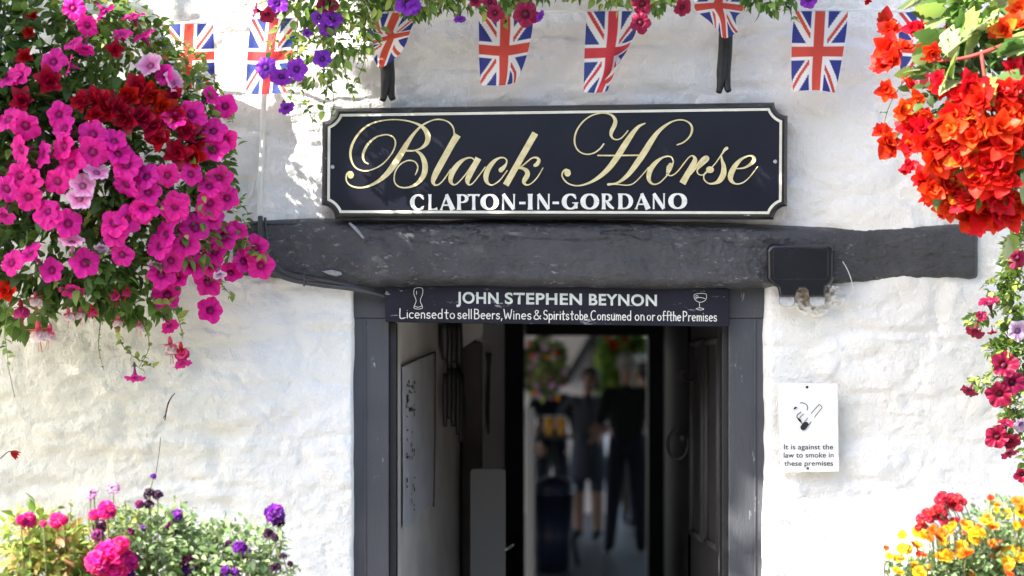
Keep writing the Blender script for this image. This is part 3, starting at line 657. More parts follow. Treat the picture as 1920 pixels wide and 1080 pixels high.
tag(mb.build('thin_wire', M['cablewhite']), 'thin white painted wire branching from the cable', 'wire')

# ---------------------------------------------------------------- bunting
def jack(u, v):
    b_ = 2*u-1; a_ = (1-2*v)*1.5; ab, aa = abs(b_), abs(a_)
    white = np.array((.80, .78, .78)); red = np.array((.60, .06, .05)); blue = np.array((.035, .05, .25))
    c = np.broadcast_to(blue, u.shape+(3,)).copy()
    d = (ab*1.5-aa)/1.803; sg = np.sign(a_*b_)
    c[np.abs(d) < .21] = white
    c[((sg > 0) & (d > .0) & (d < .125)) | ((sg <= 0) & (d < 0) & (d > -.125))] = red
    c[(ab < .33) | (aa < .31)] = white; c[(ab < .20) | (aa < .20)] = red
    return c
def flag(net, us_, vs_, nu=64, nv=96, part='flag'):
    """net[v][u] = (px, py, Y)"""
    net = np.array(net, float)
    def ip(A, k_, t):   # catmull through axis 0
        A = np.asarray(A); k_ = np.asarray(k_); i = np.clip(np.searchsorted(k_, t, 'right')-1, 0, len(k_)-2)
        f = ((t-k_[i])/(k_[i+1]-k_[i])); E = np.concatenate([[2*A[0]-A[1]], A, [2*A[-1]-A[-2]]]); f = f.reshape((-1,)+(1,)*(A.ndim-1))
        a, b_, c_, d_ = E[i], E[i+1], E[i+2], E[i+3]
        return .5*((2*b_)+(c_-a)*f+(2*a-5*b_+4*c_-d_)*f**2+(3*b_-a-3*c_+d_)*f**3)
    uu = np.linspace(0, 1, nu); vv = np.linspace(0, 1, nv)
    G = ip(net, vs_, vv); G = ip(np.swapaxes(G, 0, 1), us_, uu)   # (nu, nv, 3)
    Ug, Vg = np.meshgrid(uu, vv, indexing='ij'); C = jack(Ug, Vg); G[..., 2] += .010*fbm(Ug*3+net[0, 0, 0], Vg*3, 401, 3)+.003*np.sin(Ug*9+Vg*3+net[0, 0, 0])
    s_ = S0*CD/(CD+G[..., 2]); V = np.stack([(G[..., 0]-960)/s_, G[..., 2], ZC+(PY0-G[..., 1])/s_], -1).reshape(-1, 3)
    mb = MB(); mb.add(V, [(i*nv+j, i*nv+j+1, (i+1)*nv+j+1, (i+1)*nv+j) for i in range(nu-1) for j in range(nv-1)], C.reshape(-1, 3))
    return mb.build(part, M['cloth_flag'], BU, col=True)
BU = thing('flag_bunting', P(960, 20, -.12), 'string of small red, white and blue flags strung above the pub sign', 'bunting')
def sy(px): return np.interp(px, [-200, 300, 470, 700, 800, 900, 1040, 1200, 1300, 1400, 1480, 1640, 1760, 2100], [30, 46, 36, 26, 17, 20, 20, 22, 18, 17, 21, 19, 26, 40])
mb = MB(); tube(mb, [P(x, sy(x), -.115) for x in range(-200, 2101, 50)], .0030, 6, per=2); mb.build('string', M['string'], BU)
mb = MB(); xs = np.linspace(1060, 1640, 40)
V = [tuple(P(x, sy(x)-1.5, -.117)) for x in xs]+[tuple(P(x, sy(x)+3.5, -.118)) for x in xs]; mb.add(V, [(i, i+1, i+41, i+40) for i in range(39)]); mb.build('tape', M['string'], BU)
D_ = -.125
flag([[(303, 45, D_), (355, 45, D_-.01), (400, 43, D_)], [(303, 105, D_), (352, 106, D_-.015), (402, 104, D_)], [(305, 165, D_), (350, 168, D_-.01), (404, 166, D_)]], [0, .5, 1], [0, .5, 1])
flag([[(470, 36, D_), (514, 34, D_-.01), (560, 35, D_)], [(464, 105, D_), (505, 106, D_-.015), (548, 102, D_-.01)], [(461, 175, D_), (497, 177, D_-.01), (538, 172, D_-.02)]], [0, .5, 1], [0, .5, 1])
flag([[(700, 26, D_), (744, 24, D_-.01), (797, 17, D_)], [(690, 60, D_), (730, 58, D_-.03), (775, 46, D_-.02)], [(700, 80, D_-.03), (734, 68, D_-.05), (768, 62, D_-.04)], [(680, 92, D_-.02), (722, 98, D_-.03), (762, 80, D_-.02)], [(700, 108, D_-.01), (714, 127, D_-.02), (752, 100, D_-.01)]], [0, .5, 1], [0, .25, .5, .75, 1])
flag([[(897, 22, D_), (947, 22, D_-.01), (999, 22, D_)], [(898, 60, D_), (947, 62, D_-.012), (998, 55, D_)], [(898, 100, D_), (945, 103, D_-.016), (990, 96, D_+.01)], [(900, 140, D_), (944, 141, D_-.014), (978, 132, D_+.02)], [(901, 160, D_), (942, 160, D_-.01), (966, 155, D_+.03)]], [0, .5, 1], [0, .28, .55, .85, 1])
flag([[(1100, 22, D_), (1149, 21, D_-.008), (1178, 21, D_), (1198, 22, D_)], [(1098, 62, D_), (1147, 62, D_-.012), (1174, 62, D_), (1192, 60, D_)], [(1096, 100, D_), (1143, 98, D_-.015), (1166, 93, D_), (1180, 84, D_)], [(1095, 140, D_), (1138, 136, D_-.01), (1158, 118, D_+.01), (1170, 104, D_-.02)], [(1094, 173, D_), (1122, 174, D_-.005), (1140, 168, D_), (1134, 150, D_-.03)]], [0, .5, .8, 1], [0, .25, .5, .75, 1])
flag([[(1322, -45, D_), (1352, -48, D_-.01), (1392, -45, D_)], [(1318, -12, D_), (1350, -10, D_-.03), (1392, -14, D_)], [(1302, 14, D_-.02), (1346, 10, D_-.04), (1394, 16, D_)], [(1330, 40, D_-.02), (1355, 36, D_-.045), (1380, 34, D_-.02)], [(1345, 56, D_-.03), (1358, 72, D_-.035), (1384, 60, D_-.01)]], [0, .5, 1], [0, .25, .5, .75, 1])
flag([[(1490, 21, D_), (1538, 21, D_-.008), (1590, 21, D_)], [(1486, 58, D_), (1536, 60, D_-.014), (1587, 58, D_)], [(1484, 98, D_), (1534, 97, D_-.018), (1581, 97, D_)], [(1484, 142, D_), (1531, 140, D_-.014), (1573, 142, D_)], [(1487, 171, D_), (1530, 169, D_-.01), (1566, 174, D_)]], [0, .5, 1], [0, .25, .5, .8, 1])
flag([[(1684, 24, D_), (1736, 22, D_-.01), (1790, 28, D_)], [(1686, 90, D_), (1734, 92, D_-.02), (1786, 92, D_)], [(1690, 160, D_), (1732, 166, D_-.01), (1780, 168, D_)]], [0, .5, 1], [0, .5, 1])

# ---------------------------------------------------------------- black bracket ends above the sign
def bracket(x, ytop, ybot, lab, lean):
    t = thing('bracket_strut', P(x, ybot, -.05), lab, 'bracket', 'black strut ends above the sign')
    mb = MB()
    for s_, dx, dy in ((-1, -3.5, 0), (1, 3.5, -2)):
        tube(mb, [P(x+lean+s_*3.5, -140, -.05), P(x+lean+s_*3.5, ytop, -.05), P(x+s_*4.0, (ytop+ybot)/2+15, -.052+s_*.004), P(x+s_*4.8, ybot-26, -.056+s_*.004), P(x+s_*7, ybot-9, -.060), P(x+s_*8+dx*.4, ybot+dy, -.064)], [.0135, .0135, .013, .0115, .009, .0075], 12, per=4)
    mb.build('bracket_rod', M['tar'], t)
bracket(727, 60, 188, 'black rubbery strut end with a split tip, hanging at the left above the sign', -3)
bracket(1357, 60, 173, 'black rubbery strut end with a split tip, hanging at the right above the sign', 4)

# ---------------------------------------------------------------- flowers: templates
def petal_tpl(n=4, w_=.42, point=.5, cup=.15, fold=.1):
    """petal along +X from 0 to 1, normal +Z; returns V, F"""
    V = []; F = []
    for i in range(n+1):
        t = i/n; wd = w_*math.sin(math.pi*min(1, (t**.75)*(.86 if point < .5 else .97)+.03))
        for s_ in (-1, 0, 1): V.append((t, s_*wd, cup*t*t+(fold*abs(s_)*wd if s_ else 0)))
    for i in range(n):
        a = i*3; F += [(a, a+3, a+4, a+1), (a+1, a+4, a+5, a+2)]
    return np.array(V), F
def serrated():
    V = [(0, 0, 0)]; F = []; n = 9
    for i in range(1, n+1):
        t = i/n; V.append((t, 0, -.22*t*t))
        for s_ in (-1, 1):
            wd = (.40 if s_ > 0 else .28)*math.sin(math.pi*t**.7)**.8*(1+(.22 if i % 2 else -.16))+.001
            V.append((t-.06*(i % 2), s_*wd, -.22*t*t+.30*wd-.5*wd*wd))
    V[-1] = V[-3]; V[-2] = V[-3]
    for i in range(n):
        a = 1+3*(i-1); b_ = 1+3*i
        if i == 0: F += [(0, 1, 2), (0, 3, 1)]
        else: F += [(a, b_, b_+1, a+1), (a, a+2, b_+2, b_)]
    return np.array(V), F
BIG = serrated()
LEAF = petal_tpl(4, .30, .6, -.25, .35); PETAL = petal_tpl(4, .36, .3, .1, .12); PETALP = petal_tpl(4, .27, .7, .05, .15); ROUND = petal_tpl(4, .55, .3, .1, .1)
def rotm(d, roll):
    """rows: matrix taking +X to d with random roll about it"""
    d = Vector(d).normalized(); up = Vector((0, 0, 1)) if abs(d.z) < .95 else Vector((1, 0, 0))
    y = up.cross(d).normalized(); z = d.cross(y); c, s = math.cos(roll), math.sin(roll)
    y2 = y*c+z*s; z2 = z*c-y*s
    return np.array([d, y2, z2]).T
def scatter(mb, tpl, pos, dirs, sizes, cols, rolls):
    V0, F0 = tpl
    for p, d, s, c, r in zip(pos, dirs, sizes, cols, rolls):
        V = (V0*s)@rotm(d, r).T+np.array(tuple(p))
        mb.add(V, F0, c)
def flower_mesh(name, mb, m='petal'):
    me = bpy.data.meshes.new(name); me.from_pydata(np.concatenate(mb.V).tolist(), [], mb.F)
    a = me.color_attributes.new('Col', 'FLOAT_COLOR', 'POINT'); C = np.concatenate(mb.C); C4 = np.ones((len(C), 4), np.float32); C4[:, :3] = C
    a.data.foreach_set('color', C4.ravel()); me.polygons.foreach_set('use_smooth', [True]*len(me.polygons)); me.materials.append(M[m]); return me
def mk_petunia(name, c, dark, sd, ruf=.09, edge=None):
    r_ = random.Random(sd); mb = MB(); NA = 60; rings = [.03, .09, .15, .22, .32, .44, .58, .72, .86, 1.0]; V = []; C = []
    ph = r_.random()*6; lob = [r_.uniform(.90, 1.08) for _ in range(5)]; fold = [r_.uniform(-.16, .10) for _ in range(5)]; cup = r_.uniform(.05, .45); droop = r_.uniform(0, .3)
    for k_, r0 in enumerate(rings):
        for j in range(NA):
            a = 2*math.pi*j/NA; q_ = (a*5/(2*math.pi)) % 5; i5 = int(q_) % 5; fr = q_ % 1; li = lob[i5]
            tip = math.sin(math.pi*fr); edge_r = (.80+.15*tip**.6+.07*tip**6)*li
            rr = r0*(1+(edge_r-1)*min(1, r0*1.3))
            z = -.60*max(0, 1-r0/.42)**1.4+cup*r0*r0*.5-droop*max(0, r0-.7)*1.6+fold[i5]*tip*r0**2+ruf*r0**3*(.5*math.sin(a*13+ph)+.5*math.sin(a*8+ph*2))+.035*r0*math.cos(2*math.pi*fr)*r0
            V.append((rr*math.cos(a), rr*math.sin(a), z))
            vein = 1-.22*math.exp(-((fr-.5)*16)**2)*(r0 < .9)-.10*math.exp(-(min(fr, 1-fr)*14)**2)
            t = float(sstep(.12, .40, np.float64(r0))); lt = 1+.35*max(0, r0-.45); cc_ = np.array(dark)*(1-t)+(np.array(c)*vein*lt+np.array((.02, .03, .05))*max(0, r0-.6))*t
            if edge is not None: e_ = float(sstep(.5, 1, np.float64(r0))); cc_ = cc_*(1-e_)+np.array(edge)*e_
            C.append(np.clip(cc_, 0, .9))
    F = [(i*NA+j, i*NA+(j+1) % NA, (i+1)*NA+(j+1) % NA, (i+1)*NA+j) for i in range(len(rings)-1) for j in range(NA)]
    mb.add(V, F, np.array(C))
    mb2 = MB(); lathe(mb, [(.30, -.12), (.16, -.45), (.10, -.85), (.09, -1.25), (.03, -1.32)], (0, 0, 0), 10, C=(np.array(c)*.55+np.array((.02, .02, .02))))
    lathe(mb, [(.13, -1.05), (.14, -1.3), (.04, -1.5)], (0, 0, 0), 8, C=(.10, .18, .05))
    ball(mb, (0, 0, -.5), .035, 6, (.2, .2, .06))
    for k_ in range(5):
        a = k_*1.2566; V_ = PETALP[0]*.42; scatter(mb, PETALP, [(0, 0, -1.3)], [(math.cos(a)*.8, math.sin(a)*.8, .6)], [.45], [(.12, .2, .05)], [0])
    return flower_mesh(name, mb)
MAG = (.72, .008, .29); MAGD = (.10, .001, .05)
PET = {'mag': [mk_petunia('petunia_magenta', MAG, MAGD, s, .12) for s in range(8)],
       'pale': [mk_petunia('petunia_pale', (.78, .22, .50), (.5, .03, .25), s, .12, (.86, .55, .74)) for s in (11, 12)],  # pale blooms; in the left basket their paleness stands in for sunlight
       'pur': [mk_petunia('petunia_purple', (.20, .02, .42), (.05, .005, .12), s, .14) for s in (21, 22, 23)],
       'crim': [mk_petunia('petunia_crimson', (.24, .003, .04), (.05, .002, .012), s, .13) for s in (31, 32, 33)],
       'lil': [mk_petunia('petunia_lilac', (.50, .30, .52), (.25, .02, .25), s, .16, (.7, .6, .75)) for s in (41,)]}
def broad(n=6, w_=.40):
    """a broad cupped petal with a soft tip"""
    V = []; F = []; m_ = 4
    for i in range(n+1):
        t = i/n; wd = w_*(math.sin(math.pi*min(1, t**.8*.93+.03)))**.8
        for j in range(-m_//2, m_//2+1):
            q = j/(m_/2); V.append((t, q*wd*(1-.35*t**3), .20*t*t-.10*t+.22*wd*q*q+.02*math.sin(9*t+3*q)))
    for i in range(n):
        for j in range(m_): a = i*(m_+1)+j; F.append((a, a+m_+1, a+m_+2, a+1))
    return np.array(V), F
BROAD = broad()
def mk_begonia(name, cols, sd, npet=13, tipc=1.):
    r_ = random.Random(sd); mb = MB()
    for i in range(npet):
        a = i*2.4+r_.uniform(-.3, .3); lay = i/npet; el_ = .0+1.15*(1-lay)**1.3+r_.uniform(-.18, .18)
        d = (math.cos(a)*math.cos(el_), math.sin(a)*math.cos(el_), math.sin(el_))
        c = np.array(r_.choice(cols))*r_.uniform(.8, 1.15)
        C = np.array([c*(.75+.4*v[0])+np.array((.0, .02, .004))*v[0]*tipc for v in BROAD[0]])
        scatter(mb, BROAD, [(0, 0, .02*(1-lay))], [d], [r_.uniform(.8, 1.15)*(.55+.45*lay)], [np.clip(C, 0, .9)], [r_.uniform(-.35, .35)])
    ball(mb, (0, 0, .02), .08, 8, np.array(cols[0]))
    return flower_mesh(name, mb)
RED = (.66, .009, .006)
BEG = {'dark': [mk_begonia('begonia_dark', [(.42, .003, .014), (.34, .002, .012)], s, tipc=0) for s in (51, 52)],
       'red': [mk_begonia('begonia_red', [RED, (.74, .022, .008), (.58, .006, .010)], s, 15, .3) for s in (61, 62, 63)],
       'orange': [mk_begonia('begonia_sunlit', [(.76, .05, .010), (.82, .22, .02), (.74, .02, .010)], s) for s in (71, 72)]}  # orange copy of the red, strong sun painted into the petals
def mk_cluster(name, cols, sd, nf=26, pr=.34, cup=1.0):
    """ball of little five-petalled florets: verbena, geranium"""
    r_ = random.Random(sd); mb = MB()
    for i in range(nf):
        z = 1-1.55*(i+.5)/nf; rr = math.sqrt(max(0, 1-z*z)); a = i*2.39996
        nrm = Vector((rr*math.cos(a), rr*math.sin(a), z*cup)); c = np.array(r_.choice(cols))*r_.uniform(.75, 1.2)
        q = nrm.to_track_quat('Z', 'Y'); off = nrm*(.68*r_.uniform(.85, 1.1))
        for k_ in range(5):
            b_ = k_*1.2566+r_.random()*.3; d = q@Vector((math.cos(b_), math.sin(b_), .25))
            scatter(mb, ROUND, [off], [d], [pr*r_.uniform(.85, 1.15)], [c], [r_.uniform(-.3, .3)])
    ball(mb, (0, 0, 0), .4, 8, (.12, .2, .06))
    return flower_mesh(name, mb)
VER = {'pur': [mk_cluster('verbena_purple', [(.20, .02, .36), (.12, .01, .22)], s, 30, .30) for s in (81, 82)],
       'dark': [mk_cluster('verbena_dark', [(.05, .004, .05), (.09, .005, .09), (.03, .003, .03)], s, 22, .32) for s in (83, 84)],
       'plum': [mk_cluster('verbena_plum', [(.26, .01, .14), (.16, .01, .12)], s, 24, .32) for s in (85,)],
       'pink': [mk_cluster('verbena_pink', [(.72, .40, .66), (.66, .30, .58)], s, 14, .34) for s in (86,)]}
GER = [mk_cluster('geranium_head', [(.74, .012, .18), (.70, .02, .28), (.80, .05, .16)], s, 34, .36) for s in (91, 92)]
GERR = [mk_cluster('red_flower_head', [(.60, .02, .05), (.70, .06, .08), (.50, .01, .02)], s, 22, .36) for s in (93, 94)]
def mk_marigold(name, cols, sd, n1=16):
    r_ = random.Random(sd); mb = MB()
    for ly_, (n_p, s, e) in enumerate(((n1, 1., .12), (n1-4, .75, .5), (8, .5, .95))):
        for i in range(n_p):
            a = 2*math.pi*i/n_p+ly_*.3+r_.uniform(-.1, .1); c = np.array(r_.choice(cols))*r_.uniform(.85, 1.1)
            scatter(mb, ROUND if ly_ == 0 else PETAL, [(0, 0, .02*ly_)], [(math.cos(a)*math.cos(e), math.sin(a)*math.cos(e), math.sin(e))], [s*r_.uniform(.85, 1.1)], [c], [r_.uniform(-.3, .3)])
    return flower_mesh(name, mb)
MARI = {'y': [mk_marigold('marigold_yellow', [(.85, .62, .03), (.85, .5, .02)], s) for s in (101, 102)],
        'o': [mk_marigold('marigold_orange', [(.80, .20, .015), (.80, .32, .02)], s) for s in (103, 104)],
        'r': [mk_marigold('marigold_red', [(.62, .05, .02), (.70, .12, .02)], s) for s in (105,)]}
def mk_fuchsia(name, sk, sep, sd):
    r_ = random.Random(sd); mb = MB()
    lathe(mb, [(.02, .0), (.10, -.12), (.13, -.3), (.10, -.45)], (0, 0, 0), 8, C=sep)
    for k_ in range(4): a = k_*1.57+.3; scatter(mb, PETALP, [(0, 0, -.42)], [(math.cos(a), math.sin(a), -.25+r_.uniform(-.2, .3))], [.75], [sep], [0])
    for k_ in range(9): a = k_*.75; scatter(mb, ROUND, [(0, 0, -.42)], [(math.cos(a)*.5, math.sin(a)*.5, -1)], [.62*r_.uniform(.85, 1.15)], [sk], [r_.uniform(-.4, .4)])
    for k_ in range(3): a = k_*2.1; tube(mb, [(0, 0, -.5), (.05*math.cos(a), .05*math.sin(a), -1.0), (.1*math.cos(a), .1*math.sin(a), -1.45)], .012, 4, sep)
    return flower_mesh(name, mb)
FU = {'w': [mk_fuchsia('fuchsia_white', (.78, .66, .62), (.72, .10, .16), 111)], 'p': [mk_fuchsia('fuchsia_pink', (.62, .06, .22), (.66, .03, .07), 112)]}
def place(parent, name, me, px, py, Y, rpx, d, roll=None, raw=None):
    o = bpy.data.objects.new(name, me); COL.objects.link(o); o.parent = parent
    p = P(px, py, Y); o.location = p-parent_world(parent); s = rpx/(S0*CD/(CD+Y)); o.scale = (s, s, s)
    q = Vector(d).normalized().to_track_quat('Z', 'Y'); roll = random.uniform(0, 6.28) if roll is None else roll
    o.rotation_mode = 'QUATERNION'; o.rotation_quaternion = q@Quaternion((0, 0, 1), roll) if raw is None else raw
    return o
def rnd_dir(base, spread, rg=random):
    return Vector(base).normalized()+Vector((rg.gauss(0, spread), rg.gauss(0, spread), rg.gauss(0, spread)))
G_PET = [(.10, .20, .035), (.14, .26, .05), (.18, .30, .07), (.08, .15, .03)]
G_DARK = [(.05, .11, .03), (.07, .15, .04), (.10, .19, .04), (.04, .08, .025)]
G_LIME = [(.30, .40, .08), (.22, .34, .08), (.38, .44, .12)]
G_PALE = [(.22, .32, .14), (.28, .38, .18), (.16, .27, .10), (.34, .42, .22)]
def blob(mb, cx_, cy_, rx, ry, Y0, ry_, n, size, cols, tpl=LEAF, rg=random, down=0.2, shell=.45):
    """leaves through an ellipsoid; centre in picture px at depth Y0, radii px, depth radius in m"""
    s_ = S0*CD/(CD+Y0); c = P(cx_, cy_, Y0)
    for _ in range(n):
        v = Vector((rg.gauss(0, 1), rg.gauss(0, 1), rg.gauss(0, 1))).normalized(); f = rg.uniform(shell, 1)**.6*rg.uniform(.8, 1.1)
        p = c+Vector((v.x*rx/s_, v.y*ry_, v.z*ry/s_))*f
        d = v+Vector((rg.gauss(0, .6), rg.gauss(0, .6), rg.gauss(0, .6)-down))
        col = np.array(rg.choice(cols))*rg.uniform(.75, 1.25)
        scatter(mb, tpl, [p], [d], [size*rg.uniform(.6, 1.25)], [col], [rg.uniform(-1, 1)])
def strand(mbl, mbs, pts, leaf, dens, cols, rg=random, tpl=LEAF, rad=.0016, wob=6):
    p = cr(np.array([(a+rg.uniform(-wob, wob)*(i > 0), b, c) for i, (a, b, c) in enumerate(pts)], float), 10)
    W = [P(*q) for q in p]; tube(mbs, W, np.linspace(rad, rad*.5, len(W)), 5)
    L = sum((W[i+1]-W[i]).length for i in range(len(W)-1)); n = max(3, int(L*dens))
    for k_ in range(n):
        t = (k_+rg.random())/n*(len(W)-1); i = min(int(t), len(W)-2); q = W[i].lerp(W[i+1], t-i)
        d = Vector((rg.gauss(0, 1), rg.gauss(0, .8), rg.gauss(0, .7)-.1))
        scatter(mbl, tpl, [q], [d], [leaf*rg.uniform(.5, 1.2)], [np.array(rg.choice(cols))*rg.uniform(.75, 1.25)], [rg.uniform(-1, 1)])
def basket(parent, px, py, Y, r):
    c = P(px, py, Y); mb = MB(); lathe(mb, [(.001, -r*.82), (r*.5, -r*.72), (r*.85, -r*.4), (r, 0), (r*1.03, .01), (r*.96, .012), (r*.9, 0)], c, 24); mb.build('basket', M['wicker'], parent)
    mb = MB()
    for a in (.4, 2.5, 4.6): tube(mb, [c+Vector((r*math.cos(a), r*math.sin(a), 0)), c+Vector((0, 0, .62))], .0022, 5)
    tube(mb, [c+Vector((0, 0, .62)), c+Vector((0, 0, .70)), Vector((c.x, c.y*.5, c.z+.74)), Vector((c.x, -.0, c.z+.70))], .006, 6, per=3)
    mb.build('chain', M['iron'], parent)

# ---------------------------------------------------------------- left hanging basket
rg = random.Random(5)
LBK = thing('hanging_basket', P(110, 480, -.34), 'large hanging basket spilling magenta petunias and dark red begonias at the left', 'hanging basket')
def YL(px, py, off=0.):
    e = ((px-90)/400)**2+((py-290)/345)**2
    return -(.13+.36*math.sqrt(max(0., 1-e)))+off
basket(LBK, 20, 300, -.26, .13)
mb = MB(); ms = MB()
for (a, b, rx, ry, n, cols, sz) in ((40, 110, 120, 130, 420, G_DARK+G_PET, .040), (110, 300, 190, 170, 850, G_DARK+G_PET, .038), (300, 290, 120, 140, 560, G_PET+G_DARK, .032), (200, 60, 120, 90, 260, G_LIME+G_PET, .024), (250, 330, 170, 190, 420, G_LIME+G_PET, .022), (320, 430, 120, 80, 380, G_PET, .030), (120, 480, 190, 90, 480, G_DARK+G_PET, .042), (40, 570, 70, 50, 110, G_PET, .045), (170, 545, 80, 40, 150, G_PET, .042), (255, 560, 70, 40, 120, G_PET, .046),
                              (240, 110, 100, 80, 300, G_PET, .034), (170, 20, 80, 40, 160, G_PET, .034), (330, 180, 80, 60, 220, G_PET+G_LIME, .03), (-60, 300, 120, 260, 300, G_DARK, .05), (200, 380, 60, 60, 120, G_LIME, .03), (395, 300, 50, 110, 170, G_PET, .026), (430, 420, 40, 70, 110, G_PET, .024), (60, 210, 110, 80, 300, G_DARK, .045), (-20, 60, 90, 90, 200, G_DARK, .045), (330, 120, 60, 50, 160, G_LIME, .022)):
    blob(mb, a, b, rx, ry, YL(a, b, .10), .10, n, sz, cols, rg=rg)
for pts, lf, dn in (([(220, 560, -.3), (225, 620, -.3), (245, 660, -.29), (290, 690, -.28)], .022, 150), ([(20, 560, -.35), (15, 620, -.35), (14, 680, -.34)], .022, 110), ([(190, 590, -.3), (185, 650, -.3), (190, 695, -.3)], .012, 90),
                    ([(300, 560, -.3), (330, 590, -.29), (345, 625, -.28)], .03, 110), ([(380, 500, -.24), (415, 530, -.22), (440, 560, -.2)], .02, 150), ([(440, 430, -.2), (480, 470, -.18), (500, 480, -.18)], .022, 130), ([(400, 150, -.18), (430, 190, -.17), (440, 230, -.17)], .022, 160), ([(270, 600, -.3), (280, 650, -.29), (262, 690, -.28)], .02, 90)):
    strand(mb, ms, pts, lf, dn, G_PET+G_LIME, rg)
tube(ms, [P(14, 680, -.3), P(22, 720, -.28), P(28, 745, -.27)], .0009, 4, per=3)
mb.build('foliage', M['leaf'], LBK, col=True); ms.each('trailing_stem', M['stem'], LBK)
petL = [(50, 395), (100, 380), (300, 580), (325, 650), (130, 640), (40, 600), (105, 760), (320, 740), (215, 780), (360, 830), (470, 680), (580, 710), (470, 770), (600, 775), (100, 890), (290, 920), (165, 910), (145, 1000), (30, 960), (240, 1070), (635, 940), (740, 890), (850, 890), (970, 880), (750, 970), (890, 1040), (1060, 1030), (1060, 940), (1110, 905), (730, 1050), (880, 600), (970, 580), (1080, 755), (1140, 710), (1080, 660), (1070, 485), (1140, 540), (880, 410), (830, 380), (760, 330), (620, 170), (730, 180), (530, 60), (680, 80), (440, 130), (370, 215), (430, 250), (350, 330), (270, 310), (370, 40), (640, 830), (1150, 1000)]
petL = [(x/2.7, y/2.7) for x, y in petL]
petL2 = [(20, 70), (255, 60), (365, 110), (610, 110), (680, 90), (765, 40), (930, 40), (1040, 130), (1120, 20), (880, 170), (850, 230), (985, 210), (1140, 260), (1190, 180), (1260, 150), (1360, 240), (1390, 335), (1300, 310), (1030, 330), (910, 310), (1120, 330), (1230, 370), (1110, 420), (890, 490), (1120, 570), (455, 320), (650, 280), (60, 320), (160, 270), (275, 360), (610, 170), (860, 380), (940, 400), (1130, 80)]
petL += [(x/2.842, 380+y/2.842) for x, y in petL2]
used = 0
for (x, y) in petL:
    up_ = y < 200
    d = rnd_dir((-.05+(x-200)/700, -1, .10+(.25 if up_ else -.05)), .30 if not up_ else .6, rg)
    place(LBK, 'petunia_flower', rg.choice(PET['pale'] if (up_ and x > 130 and rg.random() < .15) else PET['mag']), x, y, YL(x, y, -.03), rg.uniform(24, 31) if not up_ else rg.uniform(20, 27), d, rg.uniform(0, 6))
for x, y, d in ((156, 348, (.3, -1, .2)), (182, 322, (.3, -.8, .7)), (150, 372, (.2, -1, .3)), (135, 452, (.1, -.6, .9))):  # blooms in direct sun, brightness painted by the pale petals
    place(LBK, 'petunia_flower', PET['pale'][0], x, y, YL(x, y, -.035), 25, d, 1.)
for x, y, d, k_, r0 in ((135, 545, (.1, -.5, -.9), 'mag', 26), (253, 708, (.1, -.35, -1), 'mag', 21), (342, 682, (.35, -.3, -.9), 'mag', 20), (318, 612, (.5, -.5, -.7), 'mag', 20), (190, 465, (0, -.5, -.8), 'lil', 16), (290, 497, (-.2, -.5, -.8), 'lil', 16), (412, 515, (.2, -.5, -.8), 'lil', 14)):
    place(LBK, 'petunia_flower', PET[k_][0], x, y, YL(min(x, 300), min(y, 560), -.01), r0, d, 1.)
for x, y, r0 in ((93, 152, 34), (48, 106, 22), (259, 167, 36), (281, 178, 34), (196, 200, 38), (222, 207, 36), (178, 185, 32), (267, 218, 32), (289, 237, 34), (237, 222, 32), (330, 215, 26), (350, 245, 28), (325, 178, 22), (372, 265, 26), (150, 190, 24), (333, 285, 32), (363, 292, 30), (41, 189, 30), (215, 93, 20), (304, 200, 30), (240, 180, 30), (300, 262, 28), (180, 215, 26), (55, 60, 16), (62, 30, 16), (12, 545, 28)):
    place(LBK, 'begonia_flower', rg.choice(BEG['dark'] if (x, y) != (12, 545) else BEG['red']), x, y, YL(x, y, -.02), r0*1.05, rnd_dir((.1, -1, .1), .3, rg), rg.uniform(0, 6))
for x, y, k_, r0 in ((70, 600, 'w', 42), (95, 605, 'w', 36), (66, 545, 'w', 30), (128, 575, 'w', 28), (150, 575, 'w', 24), (170, 570, 'p', 24), (222, 590, 'w', 24), (260, 600, 'w', 22), (215, 540, 'p', 24), (240, 535, 'p', 22), (318, 630, 'w', 36), (338, 640, 'p', 32), (38, 560, 'p', 36), (335, 655, 'p', 24)):
    place(LBK, 'fuchsia_flower', FU[k_][0], x, y, YL(min(x, 280), min(y, 560), 0), r0, (0, 0, 1), rg.uniform(0, 6), raw=Quaternion((0, 1, 0), rg.uniform(-.35, .35))@Quaternion((0, 0, 1), rg.uniform(0, 6)))

# ---------------------------------------------------------------- petunia trough above the door
TR_ = thing('flower_trough', P(960, -160, -.28), 'flower trough above the sign trailing purple and crimson petunias', 'flower trough')
a_, b_ = P(520, -130, -.28), P(1560, -130, -.28)
mb = MB(); box(mb, a_.x, b_.x, -.40, -.16, a_.z-.02, a_.z+.14); bevel(mb.build('trough', M['wood'], TR_, smooth=False), .006)
mb = MB(); ms = MB()
for (a, b, rx, ry, Y, n, cols, sz) in ((620, -10, 130, 60, -.28, 420, G_PET+G_LIME, .028), (640, 60, 80, 60, -.27, 230, G_PET+G_LIME, .026), (590, 110, 60, 60, -.24, 130, G_PET+G_LIME, .024), (790, -15, 90, 45, -.28, 260, G_PET+G_LIME, .027), (900, -15, 110, 40, -.28, 220, G_PET+G_LIME, .025), (1000, -30, 100, 35, -.27, 120, G_PET, .024), (1170, -25, 110, 40, -.28, 200, G_PET+G_LIME, .026), (1230, -5, 60, 30, -.28, 80, G_PET+G_LIME, .024), (1440, -15, 70, 36, -.28, 150, G_PET+G_DARK, .028), (1560, -60, 120, 40, -.28, 120, G_PET, .028)):
    blob(mb, a, b, rx, ry, Y, .06, n, sz, cols, rg=rg)
